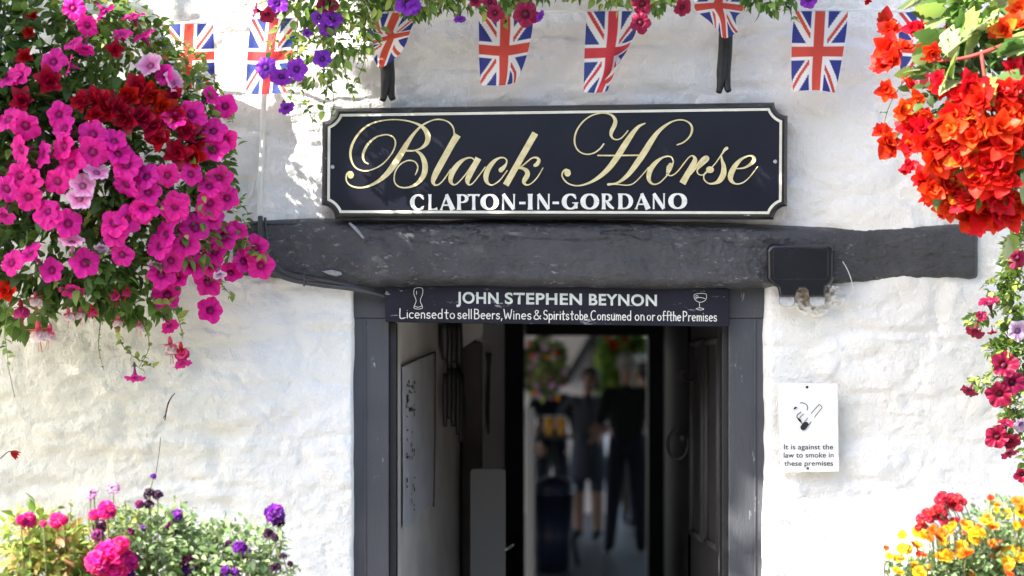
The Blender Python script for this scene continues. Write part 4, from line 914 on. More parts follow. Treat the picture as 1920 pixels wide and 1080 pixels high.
for pts, lf, dn in (([(560, 60, -.25), (555, 130, -.24), (545, 190, -.22)], .024, 170), ([(600, 60, -.25), (610, 140, -.23), (600, 215, -.2)], .024, 170), ([(640, 80, -.25), (650, 140, -.23), (665, 180, -.2)], .02, 130), ([(575, 100, -.25), (570, 170, -.24), (590, 225, -.2)], .018, 150), ([(680, 60, -.25), (680, 110, -.22), (660, 165, -.2)], .02, 120), ([(540, 20, -.26), (520, 60, -.25), (510, 100, -.24)], .022, 150), ([(620, 150, -.22), (628, 190, -.2), (616, 222, -.18)], .016, 140), ([(700, 40, -.24), (675, 90, -.2), (668, 120, -.2)], .016, 110),
                    ([(1470, -10, -.26), (1480, 20, -.25), (1482, 40, -.24)], .03, 90), ([(1220, 0, -.26), (1232, 25, -.25), (1240, 35, -.24)], .026, 120), ([(860, 0, -.26), (862, 20, -.25), (855, 35, -.24)], .02, 140), ([(800, 10, -.26), (803, 30, -.25), (804, 48, -.24)], .018, 120), ([(950, 0, -.26), (952, 25, -.25), (948, 45, -.24)], .03, 90), ([(1155, -10, -.26), (1152, 5, -.25), (1156, 12, -.24)], .026, 120), ([(1100, -20, -.26), (1060, 5, -.25)], .02, 120)):
    strand(mb, ms, pts, lf, dn, G_PET+G_LIME, rg)
mb.build('foliage', M['leaf'], TR_, col=True); ms.each('trailing_stem', M['stem'], TR_)
def cf(x, y): return 440+x/3.097, y/3.097
for x, y, k_, r0, d in ((125, 60, 'crim', 16, (-.8, -.6, .1)), (190, 85, 'crim', 17, (.2, -.6, -.6)), (250, 20, 'pur', 20, (.1, -1, .3)), (540, 20, 'crim', 21, (0, -1, -.2)), (570, 110, 'pur', 20, (.3, -.7, .4)), (540, 165, 'pur', 18, (0, -.7, -.5)), (490, 100, 'pur', 15, (-.4, -.8, 0)), (1000, 20, 'pur', 25, (0, -1, .1)), (1040, 45, 'pur', 18, (.4, -.8, -.4)), (180, 390, 'pur', 22, (-.2, -.9, .2)), (270, 450, 'pur', 22, (0, -.8, -.5)), (360, 400, 'pur', 23, (.2, -1, 0)), (510, 340, 'pur', 19, (.1, -1, .1)), (300, 630, 'pur', 17, (.3, -.5, -.7)),
                       (1310, 110, 'pur', 13, (0, -.3, -1)), (1510, 75, 'crim', 19, (-.2, -.8, -.3)), (1690, 80, 'crim', 27, (0, -1, .05)), (1775, 95, 'pur', 13, (.7, -.4, -.3)), (1400, 5, 'crim', 14, (0, -1, 0)), (1485, 10, 'crim', 14, (.2, -1, -.2)), (420, 190, 'pur', 10, (0, -1, 0)),
                       (2368, 25, 'crim', 22, (0, -1, -.3)), (2358, 130, 'crim', 22, (0, -1, 0)), (2600, 45, 'crim', 18, (.3, -.8, -.3)), (3335, 2, 'pur', 17, (0, -.8, -.4))):
    x, y = cf(x, y); place(TR_, 'petunia_flower', rg.choice(PET[k_]), x, y, -.33, r0, rnd_dir(d, .1, rg), rg.uniform(0, 6))

# ---------------------------------------------------------------- right hanging basket: begonias
RBK = thing('hanging_basket', P(1880, 330, -.36), 'hanging basket crowded with bright scarlet begonias at the upper right', 'hanging basket')
basket(RBK, 1945, 240, -.28, .13)
def YR(px, py, off=0.):
    e = ((px-1890)/290)**2+((py-200)/260)**2
    return -(.24+.44*math.sqrt(max(0., 1-e)))+off
mb = MB(); ms = MB()
for (a, b, rx, ry, n, cols, sz) in ((1860, 200, 160, 170, 380, G_DARK, .05), (1940, 300, 80, 120, 200, G_DARK, .05), (1800, 60, 90, 60, 60, G_PET, .06), (1860, 20, 80, 40, 90, G_LIME+G_PET, .06)):
    blob(mb, a, b, rx, ry, YR(a, b, .12), .10, n, sz, cols, rg=rg)
for x, y, s_, d in ((1760, 85, .07, (-.9, -.3, .1)), (1735, 125, .06, (-1, -.2, -.1)), (1840, 60, .13, (-.5, -.4, -.6)), (1805, 20, .12, (-.2, -.3, -1)), (1715, 135, .05, (-1, -.3, -.3)), (1860, 100, .11, (.6, -.5, .3)), (1880, 140, .11, (.3, -.5, -.7)), (1790, 110, .10, (-.4, -.5, -.6)), (1900, 60, .1, (.5, -.4, -.6)), (1780, 150, .08, (-.6, -.6, -.4)), (1850, 150, .09, (.1, -.6, -.8)), (1730, 10, .09, (-1, -.2, 0)), (1760, 30, .1, (-.8, -.4, -.2)), (1815, 70, .1, (.3, -.6, .5)), (1925, 330, .09, (-.2, -.4, -1)), (1900, 440, .07, (-.2, -.2, -1)), (1880, 10, .11, (-.4, -.5, .3)), (1905, 110, .1, (-.4, -.5, .3)), (1780, 60, .09, (.2, -.6, -.5))):
    for _ in range(2):
        c = np.array(rg.choice([(.36, .42, .22), (.24, .34, .13), (.28, .40, .09), (.10, .20, .05)]))*rg.uniform(.8, 1.2)
        scatter(mb, BIG, [P(x+rg.uniform(-10, 10), y+rg.uniform(-8, 8), YR(x, y, -.02))], [rnd_dir(d, .25, rg)], [s_*rg.uniform(.7, 1)], [c], [rg.uniform(-.7, .7)+.6])
for pts, lf, dn in (([(1760, 120, -.3), (1700, 150, -.25), (1665, 220, -.24), (1662, 300, -.22)], .03, 14), ([(1880, 70, -.4), (1820, 95, -.4), (1760, 110, -.38)], .04, 16)):
    strand(mb, ms, pts, lf, dn, G_PET, rg)
ms2 = MB(); tube(ms2, [P(1890, 82, -.66), P(1840, 100, -.66), P(1800, 110, -.64), P(1730, 118, -.55)], [.006, .005, .004, .003], 6, (.5, .12, .08), per=4)
tube(ms2, [P(1840, 100, -.66), P(1850, 170, -.68), P(1862, 220, -.68)], [.005, .004, .003], 6, (.5, .12, .08), per=4)
mb.build('foliage', M['leaf'], RBK, col=True); ms.each('trailing_stem', M['stem'], RBK); ms2.build('red_stem', M['petal'], RBK, col=True)
def ch(x, y): return 1560+x/2.347, y/2.347
for x, y, r0, k_ in ((235, 105, 24, 'red'), (255, 130, 22, 'red'), (250, 215, 28, 'red'), (230, 280, 28, 'red'), (270, 260, 26, 'red'), (240, 395, 20, 'red'), (215, 575, 16, 'red'), (240, 625, 26, 'red'), (265, 655, 20, 'red'), (340, 728, 15, 'red'), (360, 130, 18, 'red'), (320, 210, 18, 'red'), (400, 130, 18, 'red'), (410, 215, 18, 'red'), (480, 945, 8, 'red'),
                  (330, 500, 26, 'orange'), (310, 480, 24, 'orange'), (400, 560, 30, 'red'), (470, 545, 34, 'orange'), (350, 570, 28, 'red'), (340, 640, 26, 'orange'), (420, 640, 32, 'red'), (500, 640, 32, 'red'), (460, 700, 36, 'red'), (540, 500, 32, 'orange'), (600, 380, 30, 'red'), (570, 420, 26, 'red'), (600, 500, 34, 'orange'), (650, 440, 30, 'red'), (680, 520, 32, 'orange'), (740, 560, 34, 'red'), (800, 540, 34, 'orange'), (830, 470, 30, 'red'), (760, 480, 28, 'red'), (560, 600, 32, 'red'), (620, 600, 32, 'red'), (690, 620, 36, 'red'), (760, 640, 34, 'red'), (820, 620, 34, 'red'), (560, 700, 30, 'orange'), (620, 710, 34, 'orange'), (690, 720, 36, 'red'), (760, 730, 36, 'red'), (640, 790, 34, 'red'), (710, 800, 34, 'red'), (770, 790, 30, 'red'),
                  (410, 790, 28, 'red'), (440, 830, 28, 'red'), (500, 820, 30, 'orange'), (490, 880, 26, 'red'), (550, 860, 30, 'orange'), (520, 910, 26, 'red'), (600, 880, 30, 'orange'), (660, 870, 32, 'orange'), (600, 960, 28, 'red'), (660, 940, 32, 'red'), (720, 930, 34, 'red'), (780, 940, 32, 'red'), (740, 880, 30, 'red'), (820, 900, 24, 'red'),
                  (760, 130, 28, 'orange'), (720, 140, 18, 'orange'), (820, 110, 30, 'orange'), (830, 40, 26, 'orange'), (830, 270, 24, 'red'), (800, 300, 22, 'red'), (440, 230, 20, 'red'), (480, 390, 22, 'red'), (470, 340, 16, 'red'), (720, 400, 26, 'red'), (780, 400, 28, 'red'), (840, 380, 26, 'red'), (330, 370, 16, 'red'), (410, 495, 17, 'orange'), (380, 430, 16, 'orange'), (520, 570, 26, 'orange'), (160, 8, 8, 'red')):
    x, y = ch(x, y)
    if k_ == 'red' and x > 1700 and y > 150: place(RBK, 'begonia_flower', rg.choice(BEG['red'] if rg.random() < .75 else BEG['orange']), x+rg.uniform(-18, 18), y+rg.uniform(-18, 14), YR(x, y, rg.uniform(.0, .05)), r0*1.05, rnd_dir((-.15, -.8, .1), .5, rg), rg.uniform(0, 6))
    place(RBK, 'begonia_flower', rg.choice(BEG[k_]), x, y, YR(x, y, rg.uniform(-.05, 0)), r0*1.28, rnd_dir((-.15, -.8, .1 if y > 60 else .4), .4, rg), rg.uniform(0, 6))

# ---------------------------------------------------------------- trailing crimson petunias at the right edge
RT = thing('trailing_petunia_plant', P(1925, 640, -.22), 'trailing plant with crimson petunias hanging down the right edge', 'plant')
mb = MB(); ms = MB()
for (a, b, rx, ry, n, sz) in ((1920, 560, 50, 90, 320, .028), (1905, 480, 25, 50, 100, .026), (1910, 670, 55, 50, 220, .028), (1915, 750, 40, 60, 160, .026), (1900, 800, 28, 36, 90, .022), (1870, 540, 30, 22, 60, .022), (1880, 655, 28, 18, 80, .024), (1840, 715, 20, 12, 40, .02), (1830, 600, 16, 12, 40, .02), (1940, 850, 24, 80, 90, .024)):
    blob(mb, a, b, rx, ry, -.22, .05, n, sz, G_PET+G_LIME, rg=rg)
strand(mb, ms, [(1925, 420, -.22), (1900, 500, -.22), (1880, 560, -.22), (1840, 600, -.22)], .024, 110, G_PET, rg)
strand(mb, ms, [(1925, 600, -.22), (1890, 650, -.22), (1850, 700, -.22), (1822, 715, -.22)], .022, 120, G_PET+G_LIME, rg)
strand(mb, ms, [(1925, 700, -.22), (1905, 760, -.22), (1890, 820, -.22)], .024, 120, G_PET, rg)
mb.build('foliage', M['leaf'], RT, col=True); ms.each('trailing_stem', M['stem'], RT)
for x, y, r0, k_, d in ((855, 75, 20, 'crim', (-.5, -.8, 0)), (768, 215, 22, 'crim', (-.2, -.5, .9)), (722, 305, 20, 'crim', (-.3, -.5, -.9)), (858, 305, 22, 'lil', (0, -.8, -.3)), (815, 412, 27, 'crim', (-.1, -1, .1)), (840, 468, 24, 'crim', (.1, -.8, -.3)), (800, 505, 26, 'crim', (-.2, -.9, -.3)), (705, 492, 17, 'crim', (-.5, -.3, -.8)), (792, 640, 24, 'crim', (-.2, -.9, -.2)), (835, 655, 22, 'crim', (.1, -.8, -.6)), (830, 690, 18, 'crim', (.2, -.5, -.8)), (822, 598, 16, 'crim', (0, -.5, .8)), (872, 760, 16, 'crim', (-.3, -.8, -.3)), (742, 258, 12, 'crim', (.2, -.8, .3)), (778, 308, 10, 'crim', (0, -.3, -1)), (868, 600, 18, 'lil', (.2, -.7, -.5))):
    place(RT, 'petunia_flower', rg.choice(PET[k_]), 1400+x/1.6875, 440+y/1.6875, -.28, r0, rnd_dir(d, .1, rg), rg.uniform(0, 6))

# ---------------------------------------------------------------- planters at the bottom of the picture
def planter(lab, cat, px, py, Y, r, ztop):
    c = P(px, py, Y); t = thing('flower_planter', (c.x, Y, 0), lab, cat)
    mb = MB(); lathe(mb, [(r*.8, 0), (r*.92, ztop*.2), (r*1.04, ztop*.55), (r*1.0, ztop), (r*.93, ztop), (r*.92, ztop-.05)], (c.x, Y, 0), 32); mb.build('barrel', M['wood'], t)
    mb = MB()
    for f, rr in ((.2, .93), (.8, 1.035)): lathe(mb, [(r*rr, ztop*f-.02), (r*rr+.006, ztop*f-.02), (r*(rr+.01)+.006, ztop*f+.02), (r*(rr+.01), ztop*f+.02)], (c.x, Y, 0), 32)
    mb.build('hoop', M['iron'], t)
    mb = MB(); lathe(mb, [(r*.93, ztop-.045), (.001, ztop-.02)], (c.x, Y, 0), 24); mb.build('soil', M['soil'], t)
    return t
yp = -.85
PLL = planter('planter of pink geraniums and purple verbena at the bottom left', 'flower planter', 280, 1150, yp, .30, .95)
mb = MB(); ms = MB()
for (a, b, rx, ry, n, cols, sz) in ((110, 1040, 110, 60, 420, G_LIME+[(.42, .36, .10), (.40, .22, .10)], .034), (60, 1000, 50, 60, 120, G_LIME, .03), (200, 1100, 200, 60, 400, G_PET+G_LIME, .034), (300, 1010, 110, 60, 600, G_PALE, .022), (400, 1040, 110, 70, 620, G_PALE, .022), (350, 1110, 200, 60, 450, G_PALE, .026), (480, 1030, 60, 70, 200, G_PALE, .020), (240, 985, 50, 40, 150, G_PALE+G_LIME, .02), (520, 1075, 40, 40, 90, G_PALE, .018)):
    blob(mb, a, b, rx, ry, yp, .14, n, sz, cols, rg=rg, down=-.3, shell=.1)
for x in range(20, 540, 18):
    yt = np.interp(x, [0, 60, 180, 300, 400, 545], [975, 950, 960, 930, 965, 1000])+rg.uniform(-10, 30)
    strand(mb, ms, [(x+rg.uniform(-20, 20), 1110, yp), (x+rg.uniform(-10, 10), 1040, yp+rg.uniform(-.1, .1)), (x, yt, yp+rg.uniform(-.12, .12))], .020, 130, G_PALE if x > 190 else G_LIME, rg)
def cg(x, y): return x/2.8235, 700+y/2.8235
GE = [(150, 780, 19), (110, 775, 12), (230, 795, 8), (300, 778, 18), (335, 775, 12), (565, 725, 22), (500, 750, 14), (590, 975, 40), (520, 1000, 30), (660, 1000, 30), (600, 1050, 32), (640, 910, 20)]
for i, (x, y, r0) in enumerate(GE):
    x, y = cg(x, y); Y = yp-.12-.02*(i % 3); tube(ms, [P(x, y, Y), P(x+4, y+60, Y+.04), P(x+8, 1110, yp)], .002, 5, per=3)
    place(PLL, 'geranium_head', GER[i % 2], x, y, Y, r0*.95, rnd_dir((0, -.6, .7), .2, rg))
for x, y, r0, k_ in ((1455, 745, 23, 'pur'), (1475, 790, 14, 'dark'), (812, 545, 7, 'pur'), (790, 640, 14, 'dark'), (835, 645, 12, 'dark'), (740, 695, 11, 'plum'), (790, 695, 11, 'dark'), (935, 755, 15, 'pur'), (905, 825, 16, 'plum'), (530, 815, 17, 'dark'), (520, 860, 15, 'plum'), (690, 840, 10, 'plum'), (762, 820, 8, 'pur'), (1010, 1000, 20, 'plum'), (1000, 1050, 16, 'pur'), (1270, 925, 17, 'pur'), (1305, 955, 14, 'pur'), (1215, 905, 10, 'dark'), (1420, 848, 12, 'dark'), (1455, 870, 10, 'dark'), (1190, 1045, 12, 'pur'), (1245, 1050, 10, 'pur'), (1500, 970, 9, 'dark'), (1535, 1010, 7, 'dark'), (1460, 1030, 13, 'dark'), (680, 1060, 14, 'pur'), (480, 640, 14, 'pink'), (600, 608, 15, 'pink'), (500, 628, 9, 'pink')):
    x, y = cg(x, y); Y = yp-.04-rg.random()*.08
    tube(ms, [P(x, y, Y), P(x+rg.uniform(-8, 8), y+50, Y+.03), P(x*.8+60, 1110, yp)], .0014, 5, per=3)
    place(PLL, 'verbena_head', rg.choice(VER[k_]), x, y, Y, r0, rnd_dir((0, -.5, .8), .25, rg))
mb.build('foliage', M['leaf'], PLL, col=True); ms.build('stem', M['stem'], PLL)
PLR = planter('planter of yellow and orange marigolds with red flowers at the bottom right', 'flower planter', 1850, 1150, yp, .30, .95)
mb = MB(); ms = MB()
for (a, b, rx, ry, n, cols, sz) in ((1850, 1040, 110, 60, 650, G_PALE, .018), (1760, 1070, 90, 40, 420, G_PALE, .018), (1870, 990, 70, 60, 420, G_PALE, .018), (1900, 1090, 150, 60, 500, G_PALE+G_PET, .022), (1720, 1100, 60, 30, 150, G_PALE, .018), (1830, 1100, 160, 30, 300, G_PALE+G_PET, .02)):
    blob(mb, a, b, rx, ry, yp, .14, n, sz, cols, rg=rg, down=-.3, shell=.1)
for x in range(1670, 1960, 11):
    yt = np.interp(x, [1660, 1720, 1800, 1860, 1920], [1040, 1010, 985, 940, 935])+rg.uniform(-5, 40)
    strand(mb, ms, [(x+rg.uniform(-10, 10), 1110, yp), (x+rg.uniform(-8, 8), 1060, yp), (x, yt, yp+rg.uniform(-.1, .1))], .014, 170, G_PALE, rg, wob=3)
def ci(x, y): return 1640+x/5.4, 880+y/5.4
MG = [(280, 665, 9, 'y'), (485, 670, 12, 'y'), (440, 640, 11, 'y'), (250, 910, 11, 'y'), (150, 880, 7, 'y'), (420, 990, 13, 'y'), (450, 1050, 12, 'y'), (230, 1040, 11, 'y'), (650, 890, 10, 'y'), (735, 875, 11, 'y'), (690, 845, 8, 'o'), (880, 780, 11, 'y'), (930, 850, 13, 'o'), (890, 860, 12, 'o'), (1010, 700, 12, 'y'), (1060, 640, 13, 'y'), (1000, 650, 10, 'y'), (1140, 510, 11, 'o'), (1110, 530, 8, 'y'), (1200, 580, 11, 'o'), (1240, 770, 13, 'r'), (1200, 760, 10, 'o'), (1240, 905, 13, 'o'), (1370, 850, 14, 'y'), (1320, 870, 12, 'y'), (1400, 800, 11, 'o'), (1340, 950, 12, 'y'), (1360, 990, 9, 'o'), (640, 700, 11, 'o'), (690, 640, 10, 'o'), (590, 620, 10, 'o'), (740, 610, 10, 'y'), (700, 730, 9, 'y'), (940, 580, 10, 'y'), (900, 545, 8, 'o'), (920, 640, 7, 'r'), (1175, 290, 7, 'r'), (1240, 360, 7, 'o'), (1230, 410, 6, 'y'), (1340, 450, 9, 'y'), (1480, 440, 12, 'y'), (1430, 320, 9, 'o'), (1480, 330, 9, 'o'), (1470, 375, 8, 'o'), (1480, 840, 12, 'y'), (1500, 900, 11, 'y'), (280, 800, 10, 'y'), (330, 810, 9, 'y'), (390, 770, 10, 'o'), (430, 770, 9, 'y'), (490, 870, 7, 'r'), (450, 860, 7, 'r'), (820, 975, 6, 'o'), (1430, 570, 8, 'y'), (110, 800, 6, 'o'), (130, 790, 4, 'r'), (1060, 580, 6, 'r'), (560, 700, 8, 'o'), (560, 990, 6, 'o'), (790, 560, 7, 'y'), (1360, 1060, 8, 'r'), (980, 1060, 6, 'o'), (760, 620, 8, 'y'), (1510, 560, 8, 'o')]
for x, y, r0, k_ in MG:
    x, y = ci(x, y); Y = yp-.03-rg.random()*.12; tube(ms, [P(x, y, Y), P(x+rg.uniform(-5, 5), y+35, Y+.02), P(x+rg.uniform(-10, 10), 1110, yp)], .0012, 4, per=3)
    place(PLR, 'marigold_flower', rg.choice(MARI[k_]), x, y, Y, r0*1.15, rnd_dir((0, -.75, .6), .3, rg))
for x, y, r0 in ((690, 280, 15), (760, 300, 15), (840, 300, 14), (900, 330, 9), (640, 310, 10), (720, 350, 14), (800, 370, 14), (860, 395, 9), (640, 400, 13), (590, 430, 12), (520, 440, 11), (460, 500, 12), (470, 550, 11), (560, 500, 11), (620, 470, 11), (700, 440, 11), (440, 590, 9), (510, 580, 8), (700, 525, 11), (790, 520, 8), (830, 515, 7), (990, 550, 6), (925, 640, 5)):
    x, y = ci(x, y); Y = yp-.02-rg.random()*.06; tube(ms, [P(x, y, Y), P(x+20, 1000, Y+.02), P(x+30, 1110, yp)], .0012, 4, per=3)
    place(PLR, 'red_flower_head', rg.choice(GERR), x, y, Y, r0*.95, rnd_dir((0, -.6, .6), .3, rg))
mb.build('foliage', M['leaf'], PLR, col=True); ms.build('stem', M['stem'], PLR)

# ---------------------------------------------------------------- small dead bits on the wall
mb = MB(); tube(mb, [P(309, 788, -.03), P(312, 770, -.034), P(316, 755, -.032), P(322, 744, -.034), P(328, 737, -.036)], [.0016, .002, .0018, .0016, .001], 5, per=4)
tube(mb, [P(310, 778, -.032), P(306, 784, -.036)], .001, 4); tube(mb, [P(318, 750, -.032), P(314, 757, -.038)], .001, 4)
tag(mb.build('dry_twig', M['twig']), 'short dark dry twig clinging to the wall left of the door', 'twig')
mb = MB(); tube(mb, [P(301, 820, -.024), P(299, 845, -.026), P(295, 870, -.026), P(291, 900, -.026)], .0008, 4, per=4)
tag(mb.build('dry_root', M['twig']), 'thin brown dead root running down the wall below the twig', 'root')
t = thing('red_dead_leaf', P(25, 850, -.25), 'small red leaf on a thin stalk near the left edge', 'leaf')
mb = MB(); tube(mb, [P(-20, 875, -.25), P(0, 860, -.25), P(14, 848, -.25), P(22, 846, -.25)], .0011, 4, per=4); mb.build('stalk', M['twig'], t)
mb = MB()
for d in ((1, -.2, -.5), (.9, -.2, -.9), (.6, -.1, -1), (1, .1, -.2)): scatter(mb, PETALP, [P(20, 846, -.25)], [d], [.028], [(.45, .02, .02)], [.4])
mb.build('leaf_blade', M['petal'], t, col=True)

# ---------------------------------------------------------------- the passage behind the door
FD = 6.0    # the far doorway stands this far behind the wall
def cw(px, Y): return (px-960)/(S0*CD/(CD+Y))
zc_ = 1.90
def slab(name, pts, z0, z1, th, m, lab, cat, flip=1):
    """vertical wall through plan points pts [(x,y)...], th thick to the side"""
    mb = MB()
    for (xa, ya), (xb, yb__) in zip(pts[:-1], pts[1:]):
        V = [(xa, ya, z0), (xb, yb__, z0), (xb, yb__, z1), (xa, ya, z1), (xa+flip*th, ya, z0), (xb+flip*th, yb__, z0), (xb+flip*th, yb__, z1), (xa+flip*th, ya, z1)]
        mb.add(V, [(0, 1, 2, 3), (4, 7, 6, 5), (0, 3, 7, 4), (1, 5, 6, 2), (3, 2, 6, 7), (0, 4, 5, 1)])
    return tag(mb.build(name, m, smooth=False), lab, cat)
L0, L1, L2 = (cw(741, .145), .145), (cw(862, 1.5), 1.5), (cw(905, 2.6), 2.6)
slab('passage_wall', [L0, L1], 0, zc_, -.2, M['plaster_in'], 'pale plastered wall with the notice just inside the doorway, left', 'wall')
slab('passage_wall', [(cw(904, 1.95), 1.95), (cw(946, 2.25), 2.25)], 0, zc_, -.02, M['yardwhite'], 'pale strip of wall beyond the brown post in the passage', 'wall')
RW0, RW1 = (cw(1290, 1.2), 1.2), (cw(1245, 5.9), 5.9)
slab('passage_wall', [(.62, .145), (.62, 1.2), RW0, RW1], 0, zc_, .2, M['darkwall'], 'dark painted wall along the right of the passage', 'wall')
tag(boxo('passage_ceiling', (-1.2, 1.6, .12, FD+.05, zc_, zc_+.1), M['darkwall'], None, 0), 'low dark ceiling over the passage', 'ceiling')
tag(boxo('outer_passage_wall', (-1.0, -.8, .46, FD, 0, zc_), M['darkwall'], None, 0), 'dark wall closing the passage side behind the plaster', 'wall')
mb = MB(); box(mb, HL-.02, L0[0]+.0, .11, .144, 0, zc_); box(mb, .60, HR+.03, .11, .144, 0, zc_)
# brown post
tag(boxo('brown_post', (cw(864, 1.7), cw(904, 1.7), 1.7, 1.8, 0, fz(640, 1.7)+.0), M['brownpost'], None, .008), 'dark brown wooden post in the passage', 'post')
t = MB(); V = [tuple(P(x, y, 1.66)) for x, y in [(850, 640), (862, 655), (906, 628), (906, 606), (850, 606)]]; prism(t, [(v[0], v[2]) for v in V], 1.62, 1.69)
tag(t.build('sloping_beam', M['plaster_in'], smooth=False), 'pale sloping plaster beam at the top of the brown post', 'beam')
# grey rounded board
L = rrect(882, 948, 879, 1400, 8); mb = MB(); Yg = 1.3
prism(mb, [tuple(P(x, y, Yg).xz) for x, y in L][::-1], Yg, Yg+.02)
o = tag(mb.build('grey_board', M['greyboard'], smooth=False), 'plain grey board with rounded top corners standing in the passage', 'board')
for v in o.data.vertices: v.co.z = max(v.co.z, .0)
# handle-like dark thing on the pale strip
t = thing('dark_handle', P(916, 740, 1.98), 'thin dark door handle on the pale strip of passage wall', 'bell pull')
mb = MB(); tube(mb, [P(916, 662, 1.98), P(917, 690, 1.98), P(914, 760, 1.98), P(916, 815, 1.98)], [.012, .006, .008, .004], 6, per=3); mb.build('handle_bar', M['iron'], t)
# notice on the left wall
def onleft(px, py):
    """point of the splayed plaster wall seen at px, py"""
    k_ = (px-960)/4350.; dx, dy = L1[0]-L0[0], L1[1]-L0[1]
    s = (k_*(CD+L0[1])-L0[0])/(dx-k_*dy); Y = L0[1]+dy*s; return P(px, py, Y)
nt_ = thing('wall_notice', onleft(780, 830), 'large curling paper notice pinned to the left passage wall', 'notice')
off = Vector((.004, -.001, 0))
mb = MB(); NN = 24; V = []
for i in range(NN+1):
    u = i/NN; px = 751+58*u
    for j in range(NN+1):
        v = j/NN; yt_ = 686-24*u; ybm = 990-42*u+6*math.sin(5*u)
        V.append(tuple(onleft(px, yt_+(ybm-yt_)*v)+off*(1+.6*math.sin(6*u+2*v))))
mb.add(V, [(i*(NN+1)+j, i*(NN+1)+j+1, (i+1)*(NN+1)+j+1, (i+1)*(NN+1)+j) for i in range(NN) for j in range(NN)]); mb.build('sheet', M['paper'], nt_)
mb = MB(); r_ = random.Random(9)
for i in range(46):
    px = r_.choice([757, 761, 766, 770])+r_.uniform(-1, 1); py = r_.uniform(705, 965); w_, h_ = r_.uniform(1, 2.5), r_.uniform(3, 8)
    mb.add([tuple(onleft(a, b)+off*2.2) for a, b in ((px, py), (px+w_, py), (px+w_, py+h_), (px, py+h_))], [(0, 1, 2, 3)])
mb.each('handwritten_mark', M['inkgrey'], nt_)
mb = MB(); tube(mb, [onleft(750, 686)+off*2, onleft(780, 672)+off*2, onleft(810, 660)+off*2], .003, 5); tube(mb, [onleft(811, 660)+off*2, onleft(811, 800)+off*2, onleft(808, 950)+off*2], .0025, 5)
mb.build('edge_strip', M['brownpost'], nt_)
# dark hanging cluster
hc = thing('hanging_rods', onleft(835, 620), 'cluster of dark rods hanging high on the left passage wall', 'hanging rods')
for a, b, c, r0 in ((820, 606, 675, .022), (828, 606, 690, .02), (838, 606, 680, .024), (848, 606, 690, .02), (822, 700, 800, .014), (830, 690, 785, .016), (838, 690, 800, .018), (846, 690, 815, .015), (853, 700, 828, .015), (858, 740, 830, .012)):
    mb = MB(); p0, p1 = onleft(a, b), onleft(a+r_.uniform(-2, 2), c); o_ = Vector((.02, -.01, 0)); tube(mb, [p0+o_, (p0+p1)/2+o_, p1+o_], [r0*.6, r0*.7, r0*.45], 8, per=3); mb.build('rod', M['iron'], hc)
# inner door frame at the far end
Yd = FD; IF = thing('inner_door_frame', (cw(1100, Yd), Yd, 0), 'black door frame at the far end of the passage', 'door frame')
boxo('jamb', (cw(930, Yd), cw(984, Yd), Yd-.05, Yd+.12, 0, zc_-.002), M['blackpaint'], IF, .006)
boxo('jamb', (cw(1214, Yd), cw(1300, Yd), Yd-.05, Yd+.12, 0, zc_-.002), M['blackpaint'], IF, .006)
boxo('lintel', (cw(984, Yd)+.002, cw(1214, Yd)-.002, Yd-.04, Yd+.12, fz(629, Yd), zc_-.002), M['blackpaint'], IF, .006)
mb = MB(); box(mb, -.82, cw(930, Yd)-.002, Yd-.03, Yd+.1, 0, zc_-.003); box(mb, cw(1300, Yd)+.002, 1.6, Yd-.03, Yd+.1, 0, zc_-.003)
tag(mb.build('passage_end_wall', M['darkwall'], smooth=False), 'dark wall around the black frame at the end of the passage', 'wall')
mb = MB(); tube(mb, [P(945, 1032, 1.2), P(953, 1028, 1.2), P(963, 1021, 1.18)], [.004, .005, .004], 8, per=3)
tag(mb.build('lever_handle', M['screw']), 'small steel lever beside the grey board', 'handle')
# open door leaf at the right
OD = thing('open_door', (fx(1360, .2), .2, 0), 'dark panelled door swung open along the right of the passage', 'door')
xa, xb, ya, yb_ = .565, .535, .16, .95
def leafpt(u, z, o_=0.): return (xa+(xb-xa)*u-o_, ya+(yb_-ya)*u, z)
mb = MB(); V = [leafpt(0, .02), leafpt(1, .02), leafpt(1, 1.80), leafpt(0, 1.80)]; V += [(x+.04, y, z) for x, y, z in V]
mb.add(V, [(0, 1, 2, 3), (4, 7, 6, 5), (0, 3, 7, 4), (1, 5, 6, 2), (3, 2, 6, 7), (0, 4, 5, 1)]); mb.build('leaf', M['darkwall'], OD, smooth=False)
for (u0, u1) in ((.1, .45), (.55, .9)):
    for (z0, z1) in ((.2, .85), (1.12, 1.68)):
        mb = MB()
        for (a, b, c, d) in ((u0, u1, z0, z0), (u0, u1, z1, z1), (u0, u0, z0, z1), (u1, u1, z0, z1)): tube(mb, [leafpt(a, c, .004), leafpt(b, d, .004)], .011, 8)
        mb.build('moulding', M['darkwall'], OD)
for u0 in (.0, .03, .06): 
    mb = MB(); tube(mb, [leafpt(u0+.01, .05, .003), leafpt(u0+.01, 1.78, .003)], .007, 6); mb.build('bead', M['frame'], OD)
mb = MB(); ccx, ccy, Yr = 1271, 833, .93; n_ = 26
tube(mb, [P(ccx+19*math.cos(a), ccy+27*math.sin(a), Yr-.01*math.cos(a)) for a in np.linspace(-.9, 4.9, n_)], .0055, 8); lathe(mb, [(.015, 0), (.015, .01), (.008, .02)], P(1284, 820, Yr), 12, axis=(-1, -.3, 0))
tube(mb, [P(1270, 808, Yr), P(1284, 820, Yr), P(1296, 823, Yr+.02)], .006, 6); mb.build('ring_handle', M['iron'], OD)
mb = MB(); tube(mb, [P(1303, 706, .8), P(1293, 714, .79), P(1279, 712, .78), P(1275, 700, .78), P(1285, 694, .78)], .004, 6, per=4); mb.build('hook', M['iron'], OD)

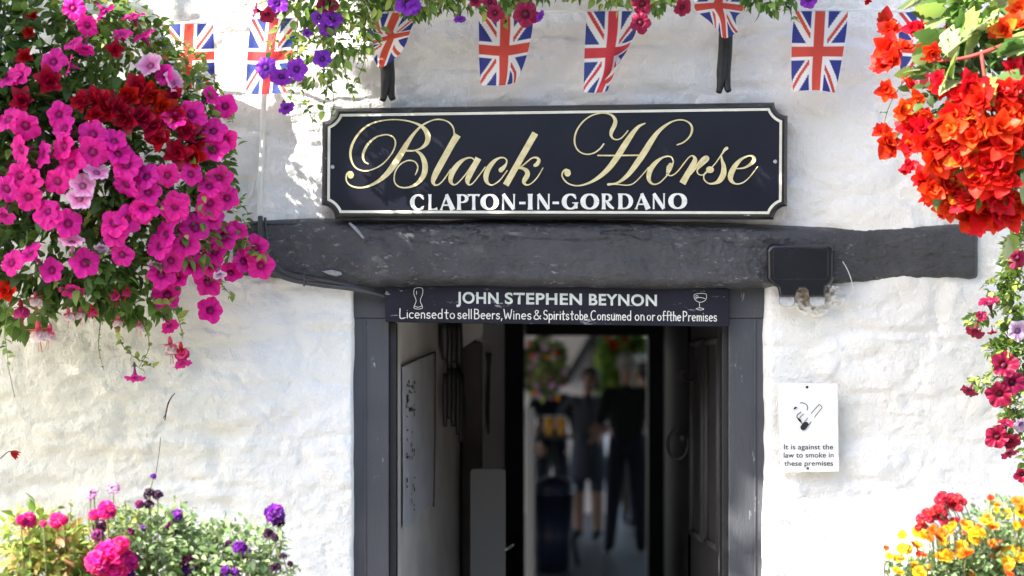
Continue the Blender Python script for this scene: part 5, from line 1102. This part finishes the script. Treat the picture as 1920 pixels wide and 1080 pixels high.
# ---------------------------------------------------------------- the yard beyond
def leafy(name, lab, cat, cx_, cy_, rx, ry, Y, n, size, cols, fl, grp=None, stem=None):
    t = thing(name, P(cx_, cy_+ry, Y), lab, cat, grp)
    mb = MB(); blob(mb, cx_, cy_, rx, ry, Y, rx/(S0*CD/(CD+Y)), n, size, cols, rg=rg); mb.build('foliage', M['leaf'], t, col=True)
    for (x, y, r0, meshes) in fl: place(t, 'flower', rg.choice(meshes), x, y, Y-rx/(S0*CD/(CD+Y))*.9, r0, rnd_dir((0, -1, 0), .3, rg))
    if stem: mb = MB(); tube(mb, [P(cx_, cy_, Y), Vector(stem)], .04, 8); mb.build('stem', M['bark'], t)
    return t
fl = [(rg.uniform(985, 1062), rg.uniform(640, 750), rg.uniform(4, 7), rg.choice([MARI['o'], PET['pale'], PET['lil'], BEG['red'], VER['pink']])) for _ in range(26)]
YB = leafy('yard_basket', 'blurred hanging basket of orange and cream flowers in the yard', 'hanging basket', 1018, 685, 42, 56, 10.0, 700, .06, G_DARK+G_LIME+G_PALE, fl)
c = P(1018, 700, 10); mb = MB(); lathe(mb, [(.02, -.12), (.1, -.1), (.15, 0), (.14, 0)], c, 16); mb.build('basket', M['wicker'], YB); mb = MB(); tube(mb, [c, c+Vector((0, 0, 1.0))], .01, 5); mb.build('chain', M['iron'], YB)
tag(boxo('yard_white_wall', (-3.2, P(1135, 0, 20).x, 20, 20.3, 0, 3.6), M['yardwhite'], None, 0), 'white building wall at the back of the yard with dark timbers', 'wall')
for (xa_, ya_, xb_, yb2, lab) in ((1058, 720, 1112, 628, 'dark sloping timber on the white yard wall'), (1116, 620, 1116, 700, 'dark upright timber on the white yard wall')):
    mb = MB(); a, b = P(xa_, ya_, 19.93), P(xb_, yb2, 19.93); b = a+(b-a)*1.6 if xa_ != xb_ else b; tube(mb, [a, b], .045, 4)
    tag(mb.build('wall_timber', M['blackpaint'], smooth=False), lab, 'timber')
fl = [(rg.uniform(1135, 1182), rg.uniform(628, 652), rg.uniform(4, 7), BEG['red']) for _ in range(20)]
leafy('yard_tree', 'green leafy tree behind the man in the yard, red blossom at its top', 'tree', 1172, 690, 48, 75, 18.5, 900, .16, G_PET+G_LIME, fl, stem=(P(1172, 0, 18.5).x, 18.5, 0))
leafy('yard_hedge', 'dark leafy hedge at the right of the yard', 'hedge', 1290, 760, 70, 150, 21, 900, .2, G_DARK, [], stem=(P(1290, 0, 21).x, 21, 0))
mb = MB(); ball(mb, P(1202, 671, 16.5), .05, 14); tag(mb.build('white_ball', M['globe']), 'small round white globe right of the man\'s head', 'lamp')  # plain white ball put where a small white spot lies
tag(boxo('yard_post', (cw(985, 7.5), cw(1003, 7.5), 7.5, 7.62, 0, fz(765, 7.5)), M['greyboard'], None, .01), 'pale grey post beside the bin just outside the far door', 'post')
# unseen roof and side screens added to darken the yard
AW = thing('added_yard_roof', (1, 13, 0), 'unseen boarded roof and screens added to shade the yard', 'shade roof')
boxo('roof', (-4.5, 6, FD+.2, 19.8, 2.75, 2.83), M['roofing'], AW, 0)
for x, y in ((-4.3, 7), (5.8, 7), (-4.3, 19), (5.8, 19)): boxo('added_roof_post', (x-.06, x+.06, y-.06, y+.06, 0, 2.748), M['wood'], AW, 0)
boxo('side_screen', (-4.5, -4.42, FD+.2, 15.2, 0, 2.745), M['roofing'], AW, 0); boxo('side_screen', (5.9, 5.98, FD+.2, 15.2, 0, 2.745), M['roofing'], AW, 0) 
# high table with two beers
TB = thing('high_table', (P(1040, 0, 13).x, 13, 0), 'tall dark table carrying two amber beers', 'table')
ztb = fz(816, 13); mb = MB(); lathe(mb, [(.001, ztb-.03), (.19, ztb-.03), (.2, ztb-.01), (.19, ztb), (.001, ztb)], (P(1040, 0, 13).x, 13, 0), 24); mb.build('tabletop', M['brownpost'], TB)
for a in (.5, 2.6, 4.7): mb = MB(); c = Vector((P(1040, 0, 13).x, 13, ztb-.03)); tube(mb, [c, c+Vector((.22*math.cos(a), .22*math.sin(a), -ztb+.03))], .018, 8); mb.build('leg', M['iron'], TB)
for i, px in enumerate((1028, 1051)):
    g_ = thing('beer_glass', (P(px, 0, 12.95).x, 12.95, ztb), ('left' if i == 0 else 'right')+' of the two glasses of amber beer on the high table', 'glass', 'beer glasses on the high table')
    mb = MB(); lathe(mb, [(.028, 0), (.030, .02), (.037, .13), (.040, .15), (.036, .15), (.001, .14)], g_.location, 18); mb.build('beer', M['beer'], g_)
    mb = MB(); lathe(mb, [(.0375, .135), (.041, .16), (.039, .16)], g_.location, 18); mb.build('rim', M['globe'], g_)
# bin
BN = thing('litter_bin', (P(1037, 0, 12.4).x, 12.4, 0), 'dark blue bin with a domed lid in front of the high table', 'bin')
zb_ = fz(918, 12.4); bx_ = BN.location
mb = MB(); lathe(mb, [(.13, 0), (.15, .3), (.165, zb_-.05), (.17, zb_-.05), (.17, zb_)], bx_, 24); mb.build('body', M['binblue'], BN)
mb = MB(); lathe(mb, [(.18, zb_), (.18, zb_+.02), (.14, zb_+.07), (.07, zb_+.1), (.001, zb_+.11)], bx_, 24); mb.build('lid', M['binblue'], BN)

# people: one skinned body each, coloured by nearest bone
def person(lab, x, Y, H, rot, pose, mats, hair, hairlen=.0, skirt=None, grp=None):
    t = thing('person', (x, Y, 0), lab, 'person')
    s = H/1.75; k = {}
    # joints in body space (front = -Y), metres for a 1.75 m figure
    J = dict(pel=(0, 0, .95), wa=(0, 0, 1.08), ch=(0, -.01, 1.28), nk=(0, .01, 1.46), nk2=(0, .0, 1.53), hd0=(0, -.015, 1.58), hd1=(0, -.012, 1.645), hd2=(0, .0, 1.70),
             hpl=(-.09, 0, .92), hpr=(.09, 0, .92), knl=(-.10, -.02, .50), knr=(.10, -.02, .50), anl=(-.10, .02, .09), anr=(.10, .02, .09), tol=(-.11, -.14, .03), tor=(.11, -.14, .03),
             shl=(-.17, 0, 1.42), shr=(.17, 0, 1.42), ell=(-.24, 0, 1.14), elr=(.24, 0, 1.14), wrl=(-.22, -.12, .92), wrr=(.22, -.12, .92))
    J.update(pose)
    Rd = dict(pel=.16, wa=.155, ch=.16, nk=.062, nk2=.055, hd0=.068, hd1=.080, hd2=.062, hpl=.115, hpr=.115, knl=.078, knr=.078, anl=.052, anr=.052, tol=.035, tor=.035, shl=.075, shr=.075, ell=.052, elr=.052, wrl=.027, wrr=.027)
    E = [('pel', 'wa', 't'), ('wa', 'ch', 't'), ('ch', 'nk', 't'), ('nk', 'nk2', 's'), ('nk2', 'hd0', 's'), ('hd0', 'hd1', 's'), ('hd1', 'hd2', 's'), ('pel', 'hpl', 'l'), ('pel', 'hpr', 'l'), ('hpl', 'knl', 'l'), ('hpr', 'knr', 'l'), ('knl', 'anl', 'k'), ('knr', 'anr', 'k'), ('anl', 'tol', 'f'), ('anr', 'tor', 'f'), ('ch', 'shl', 't'), ('ch', 'shr', 't'), ('shl', 'ell', 't'), ('shr', 'elr', 't'), ('ell', 'wrl', 'a'), ('elr', 'wrr', 'a')]
    for sd in 'lr':
        w_, e_ = Vector(J['wr'+sd]), Vector(J['el'+sd]); d = (w_-e_).normalized(); side = d.cross(Vector((0, 0, 1)));  side = side.normalized() if side.length > .1 else Vector((1, 0, 0))
        J['pm'+sd] = tuple(w_+d*.06); Rd['pm'+sd] = .028; E.append(('wr'+sd, 'pm'+sd, 's'))
        for fi, (o_, ln) in enumerate(((-.027, .065), (-.009, .078), (.009, .072), (.027, .056))):
            a_, b_ = 'f%d%s' % (fi, sd), 'g%d%s' % (fi, sd); J[a_] = tuple(w_+d*(.06+ln*.5)+side*o_); J[b_] = tuple(w_+d*(.06+ln*.85)+side*o_+Vector((0, -.02, -.015)))
            Rd[a_] = .0095; Rd[b_] = .008; E += [('pm'+sd, a_, 's'), (a_, b_, 's')]
        J['th'+sd] = tuple(w_+d*.05+side*(-.05)+Vector((0, -.01, 0))); Rd['th'+sd] = .011; E.append(('wr'+sd, 'th'+sd, 's'))
    names = list(J); me = bpy.data.meshes.new('body_skeleton'); me.from_pydata([Vector(J[n_])*s for n_ in names], [(names.index(a), names.index(b)) for a, b, _ in E], [])
    o = bpy.data.objects.new('body_skeleton', me); COL.objects.link(o); o.modifiers.new('Skin', 'SKIN')
    for i, n_ in enumerate(names):
        sv = me.skin_vertices[0].data[i]; sv.radius = (Rd[n_]*s, Rd[n_]*s*(.72 if n_ in ('pel', 'wa', 'ch') else 1)); sv.use_root = n_ == 'pel'
    sb = o.modifiers.new('Sub', 'SUBSURF'); sb.levels = 2
    bm2 = bpy.data.meshes.new_from_object(o.evaluated_get(bpy.context.evaluated_depsgraph_get())); bpy.data.objects.remove(o)
    bm2.name = 'body'
    for key in 'stlkaf': bm2.materials.append(M[mats[key]])
    order = 'stlkaf'; A = [(Vector(J[a])*s, Vector(J[b])*s, c_) for a, b, c_ in E]
    for p in bm2.polygons:
        best = 9; bc = 's'
        for a, b, c_ in A:
            ab = b-a; u = max(0, min(1, (p.center-a).dot(ab)/ab.length_squared)); dd = (p.center-(a+ab*u)).length
            if dd < best: best = dd; bc = c_
        p.material_index = order.index(bc); p.use_smooth = True
    bo = bpy.data.objects.new('body', bm2); COL.objects.link(bo); bo.parent = t
    hc_ = Vector(J['hd1'])*s; mb = MB()
    ball(mb, (hc_.x, hc_.y+.018, hc_.z+.022), .088*s, 18, sc=(1, 1.08, 1.06))
    if hairlen: ball(mb, (hc_.x, hc_.y+.04, hc_.z-.04), .085*s, 14, sc=(1.05, .8, hairlen))
    ho = mb.build('hair', M[hair], t, world=False)
    for v in ho.data.vertices:      # keep the face clear
        if v.co.y < hc_.y-.045 and v.co.z < hc_.z+.055: v.co.y = hc_.y-.02
    for q in (-1, 1):
        mb = MB(); ball(mb, (hc_.x+q*.03, hc_.y-.080, hc_.z+.0), .010, 8); mb.build('eye', M['hairdark'], t, world=False)
        mb = MB(); ball(mb, (hc_.x+q*.084, hc_.y+.0, hc_.z-.01), .022, 8, sc=(.5, .8, 1.2)); mb.build('ear', M['skin'], t, world=False)
    mb = MB(); ball(mb, (hc_.x, hc_.y-.092, hc_.z-.025), .016, 8, sc=(.8, 1, 1.4)); mb.build('nose', M['skin'], t, world=False)
    mb = MB(); ball(mb, (hc_.x, hc_.y-.080, hc_.z-.062), .02, 8, sc=(1.2, .4, .35)); mb.build('mouth', M['redtop'], t, world=False)
    if skirt:
        mb = MB(); lathe(mb, [(.15*s, 1.06*s), (.17*s, .95*s), (.21*s, .62*s), (.205*s, .615*s), (.15*s, .9*s)], (0, 0, 0), 24); so_ = mb.build('skirt', M[skirt], t, world=False); so_.scale = (1, .8, 1)
    t.rotation_euler = (0, 0, rot); return t
person('man in black top and dark trousers with short grey hair, back turned', P(1176, 0, 14.2).x, 14.2, 1.76, R(170), dict(wrl=(-.10, -.28, 1.12), ell=(-.27, -.03, 1.13), wrr=(.14, -.24, 1.08), anl=(-.12, .0, .09), knl=(-.11, -.01, .5), knr=(.12, -.03, .5), anr=(.15, .04, .09), tor=(.19, -.12, .03)),
       dict(s='skin', t='blacktop', l='darktrousers', k='darktrousers', a='skin', f='blacktop'), 'hairgrey')
person('dark-haired woman in grey top and knee-length skirt, reaching towards the table', P(1103, 0, 15.8).x, 15.8, 1.64, R(-20), dict(ell=(-.30, -.08, 1.18), wrl=(-.46, -.16, 1.12), wrr=(.16, -.20, 1.05), hd0=(.02, -.03, 1.57), hd1=(.03, -.035, 1.635), hd2=(.03, -.02, 1.69)),
       dict(s='skin', t='greytop', l='greyskirt', k='skin', a='skin', f='blacktop'), 'hairdark', 1.1, 'greyskirt')
person('grey-haired person in dark clothes behind the flowers of the yard basket', P(1034, 0, 16.6).x, 16.6, 1.66, R(15), dict(), dict(s='skin', t='darktrousers', l='darktrousers', k='darktrousers', a='darktrousers', f='blacktop'), 'hairgrey')
person('person in a dark red top mostly hidden behind the man', P(1206, 0, 17.4).x, 17.4, 1.68, R(190), dict(), dict(s='skin', t='redtop', l='darktrousers', k='darktrousers', a='redtop', f='blacktop'), 'hairdark')

# ---------------------------------------------------------------- added unseen tree, crown leaves laid out to cast the wanted wall shade
def inpoly(x, y, poly):
    c = False; j = len(poly)-1
    for i in range(len(poly)):
        xi, yi = poly[i]; xj, yj = poly[j]
        if (yi > y) != (yj > y) and x < (xj-xi)*(y-yi)/(yj-yi)+xi: c = not c
        j = i
    return c
LIT = [[(230, -200), (620, -200), (640, 120), (640, 340), (600, 400), (540, 340), (500, 280), (470, 205), (390, 120), (300, 40)],
       [(1290, 800), (1436, 905), (1468, 880), (1510, 915), (1575, 900), (1640, 900), (1700, 940), (1710, 1300), (1290, 1300)],
       [(1375, 815), (1425, 860), (1425, 885), (1375, 840)],
       [(1585, 630), (1612, 650), (1640, 690), (1622, 680)], [(1640, 690), (1662, 700), (1710, 765), (1685, 745)], [(1655, 770), (1690, 800), (1720, 840), (1690, 815)], [(1710, 850), (1760, 880), (1800, 950), (1760, 925)],
       [(-20, 890), (40, 905), (90, 985), (40, 960)], [(50, 905), (80, 925), (130, 970), (100, 950)],
       [(640, 255), (700, 300), (770, 385), (740, 400), (660, 390), (625, 330)], [(780, 300), (800, 318), (880, 400), (840, 390)], [(730, 215), (750, 225), (800, 280), (775, 265)],
       [(1840, 850), (1930, 880), (1930, 960), (1860, 920)]]
LIT3 = []   # spheres that must keep their sun: centre, radius
for x, y, Y, r0 in ((300, 60, -.28, .10), (220, 20, -.32, .12), (380, 160, -.2, .08), (170, 345, -.5, .035), (140, 375, -.5, .03), (340, 160, -.22, .07), (520, 60, -.28, .10), (600, 80, -.28, .10), (560, 160, -.25, .08), (640, 20, -.3, .09), (420, 200, -.2, .05), (135, 450, -.45, .03),
                    (1800, 100, -.6, .16), (1780, 250, -.55, .16), (1850, 330, -.55, .16), (1880, 180, -.65, .2), (1730, 220, -.42, .10), (1900, 600, -.25, .12), (1900, 720, -.25, .10), (1200, 20, -.32, .03), (800, 10, -.32, .03)):
    LIT3.append((P(x, y, Y), r0))
crown = MB(); tp_ = rg; cnt = 0
Vt, Ft = petal_tpl(3, .42, .4, .05, .1)
while cnt < 6500:
    px, py = rg.uniform(-330, 1960), rg.uniform(-330, 1150)
    if py > 1080 and px > 300: continue
    if py > 1090: continue
    cnt += 1
    if any(inpoly(px+mx_*g_, py+my_*g_, q) for qi, q in enumerate(LIT) for g_ in ((42,) if qi < 2 else (14,)) for mx_, my_ in ((0, 0), (1, 1), (1, -1), (-1, 1), (-1, -1))): continue
    tt_ = rg.gauss(2.9, .28); tt_ = max(2.35, min(3.6, tt_))
    p = P(px, py, -.03)+SUN*tt_
    if any(((c-p)-SUN*((c-p).dot(SUN))).length < r0 for c, r0 in LIT3): continue
    d = (rg.gauss(0, 1), rg.gauss(0, 1), rg.gauss(0, .6)-.3)
    scatter(crown, (Vt, Ft), [p], [d], [rg.uniform(.06, .105)], [np.array(rg.choice(G_PET+G_DARK))*rg.uniform(.8, 1.2)], [rg.uniform(-1.5, 1.5)])
TREE = thing('added_shade_tree', (-3.6, -1.9, 0), 'unseen leafy tree added at the left, crown shaped to shade the wall', 'tree')
crown.build('crown', M['leaf'], TREE, col=True)
mb = MB(); tube(mb, [(-3.6, -1.9, 0), (-3.55, -1.85, 1.2), (-3.4, -1.75, 2.4), (-2.9, -1.55, 3.4), (-2.2, -1.35, 4.3)], [.14, .11, .09, .06, .02], 10, per=5)
for e in ((-1.2, -1.2, 4.6), (-2.6, -1.2, 4.9), (-3.3, -1.4, 4.3), (-1.3, -1.5, 3.6)): tube(mb, [(-3.15, -1.65, 3.0), (np.array((-3.0, -1.6, 3.3))+np.array(e))/2, e], [.05, .03, .008], 6, per=4)
mb.build('trunk', M['bark'], TREE)

# ---------------------------------------------------------------- unseen tall hedge behind the camera, added to darken gloss reflections
HG = thing('added_dark_hedge', (0, -13, 0), 'unseen tall dark hedge added behind the camera to darken reflections', 'hedge')
mb = MB(); box(mb, -13, 13, -14.2, -13.3, 0, 5.2); mb.build('hedge_core', M['tar'], HG, smooth=False)
mb = MB()
for _ in range(2600):
    p = (rg.uniform(-13, 13), -13.1+rg.gauss(0, .2), rg.uniform(0, 5.5)+rg.gauss(0, .15))
    scatter(mb, LEAF, [p], [(rg.gauss(0, 1), .6+rg.gauss(0, .4), rg.gauss(0, 1)-.4)], [rg.uniform(.3, .6)], [np.array(rg.choice(G_DARK))*rg.uniform(.7, 1.2)], [rg.uniform(-1, 1)])
mb.build('hedge_leaves', M['leaf'], HG, col=True)
for o in bpy.data.objects:
    if o.parent is None and o.get('category') and not o.get('kind'): o['kind'] = 'thing'

# sub-parts sit on their part
def under(root, part, names):
    pt = [c for c in root.children if c.name.split('.')[0] == part][0]
    for c in list(root.children):
        if c.name.split('.')[0] in names: c.parent = pt; c.location = Vector(c.location)-Vector(pt.location)
under(SG, 'panel', ('border_line', 'gold_script_lettering', 'white_lettering', 'screw'))
under(LB, 'board', ('name_lettering', 'licence_lettering', 'pint_drawing', 'wine_glass_drawing'))
under(NS, 'plate', ('notice_lettering', 'cigarette_drawing', 'screw'))
under(nt_, 'sheet', ('handwritten_mark',))
under(OD, 'leaf', ('moulding', 'bead', 'ring_handle', 'hook'))
under(WL, 'housing', ('cover', 'lens'))
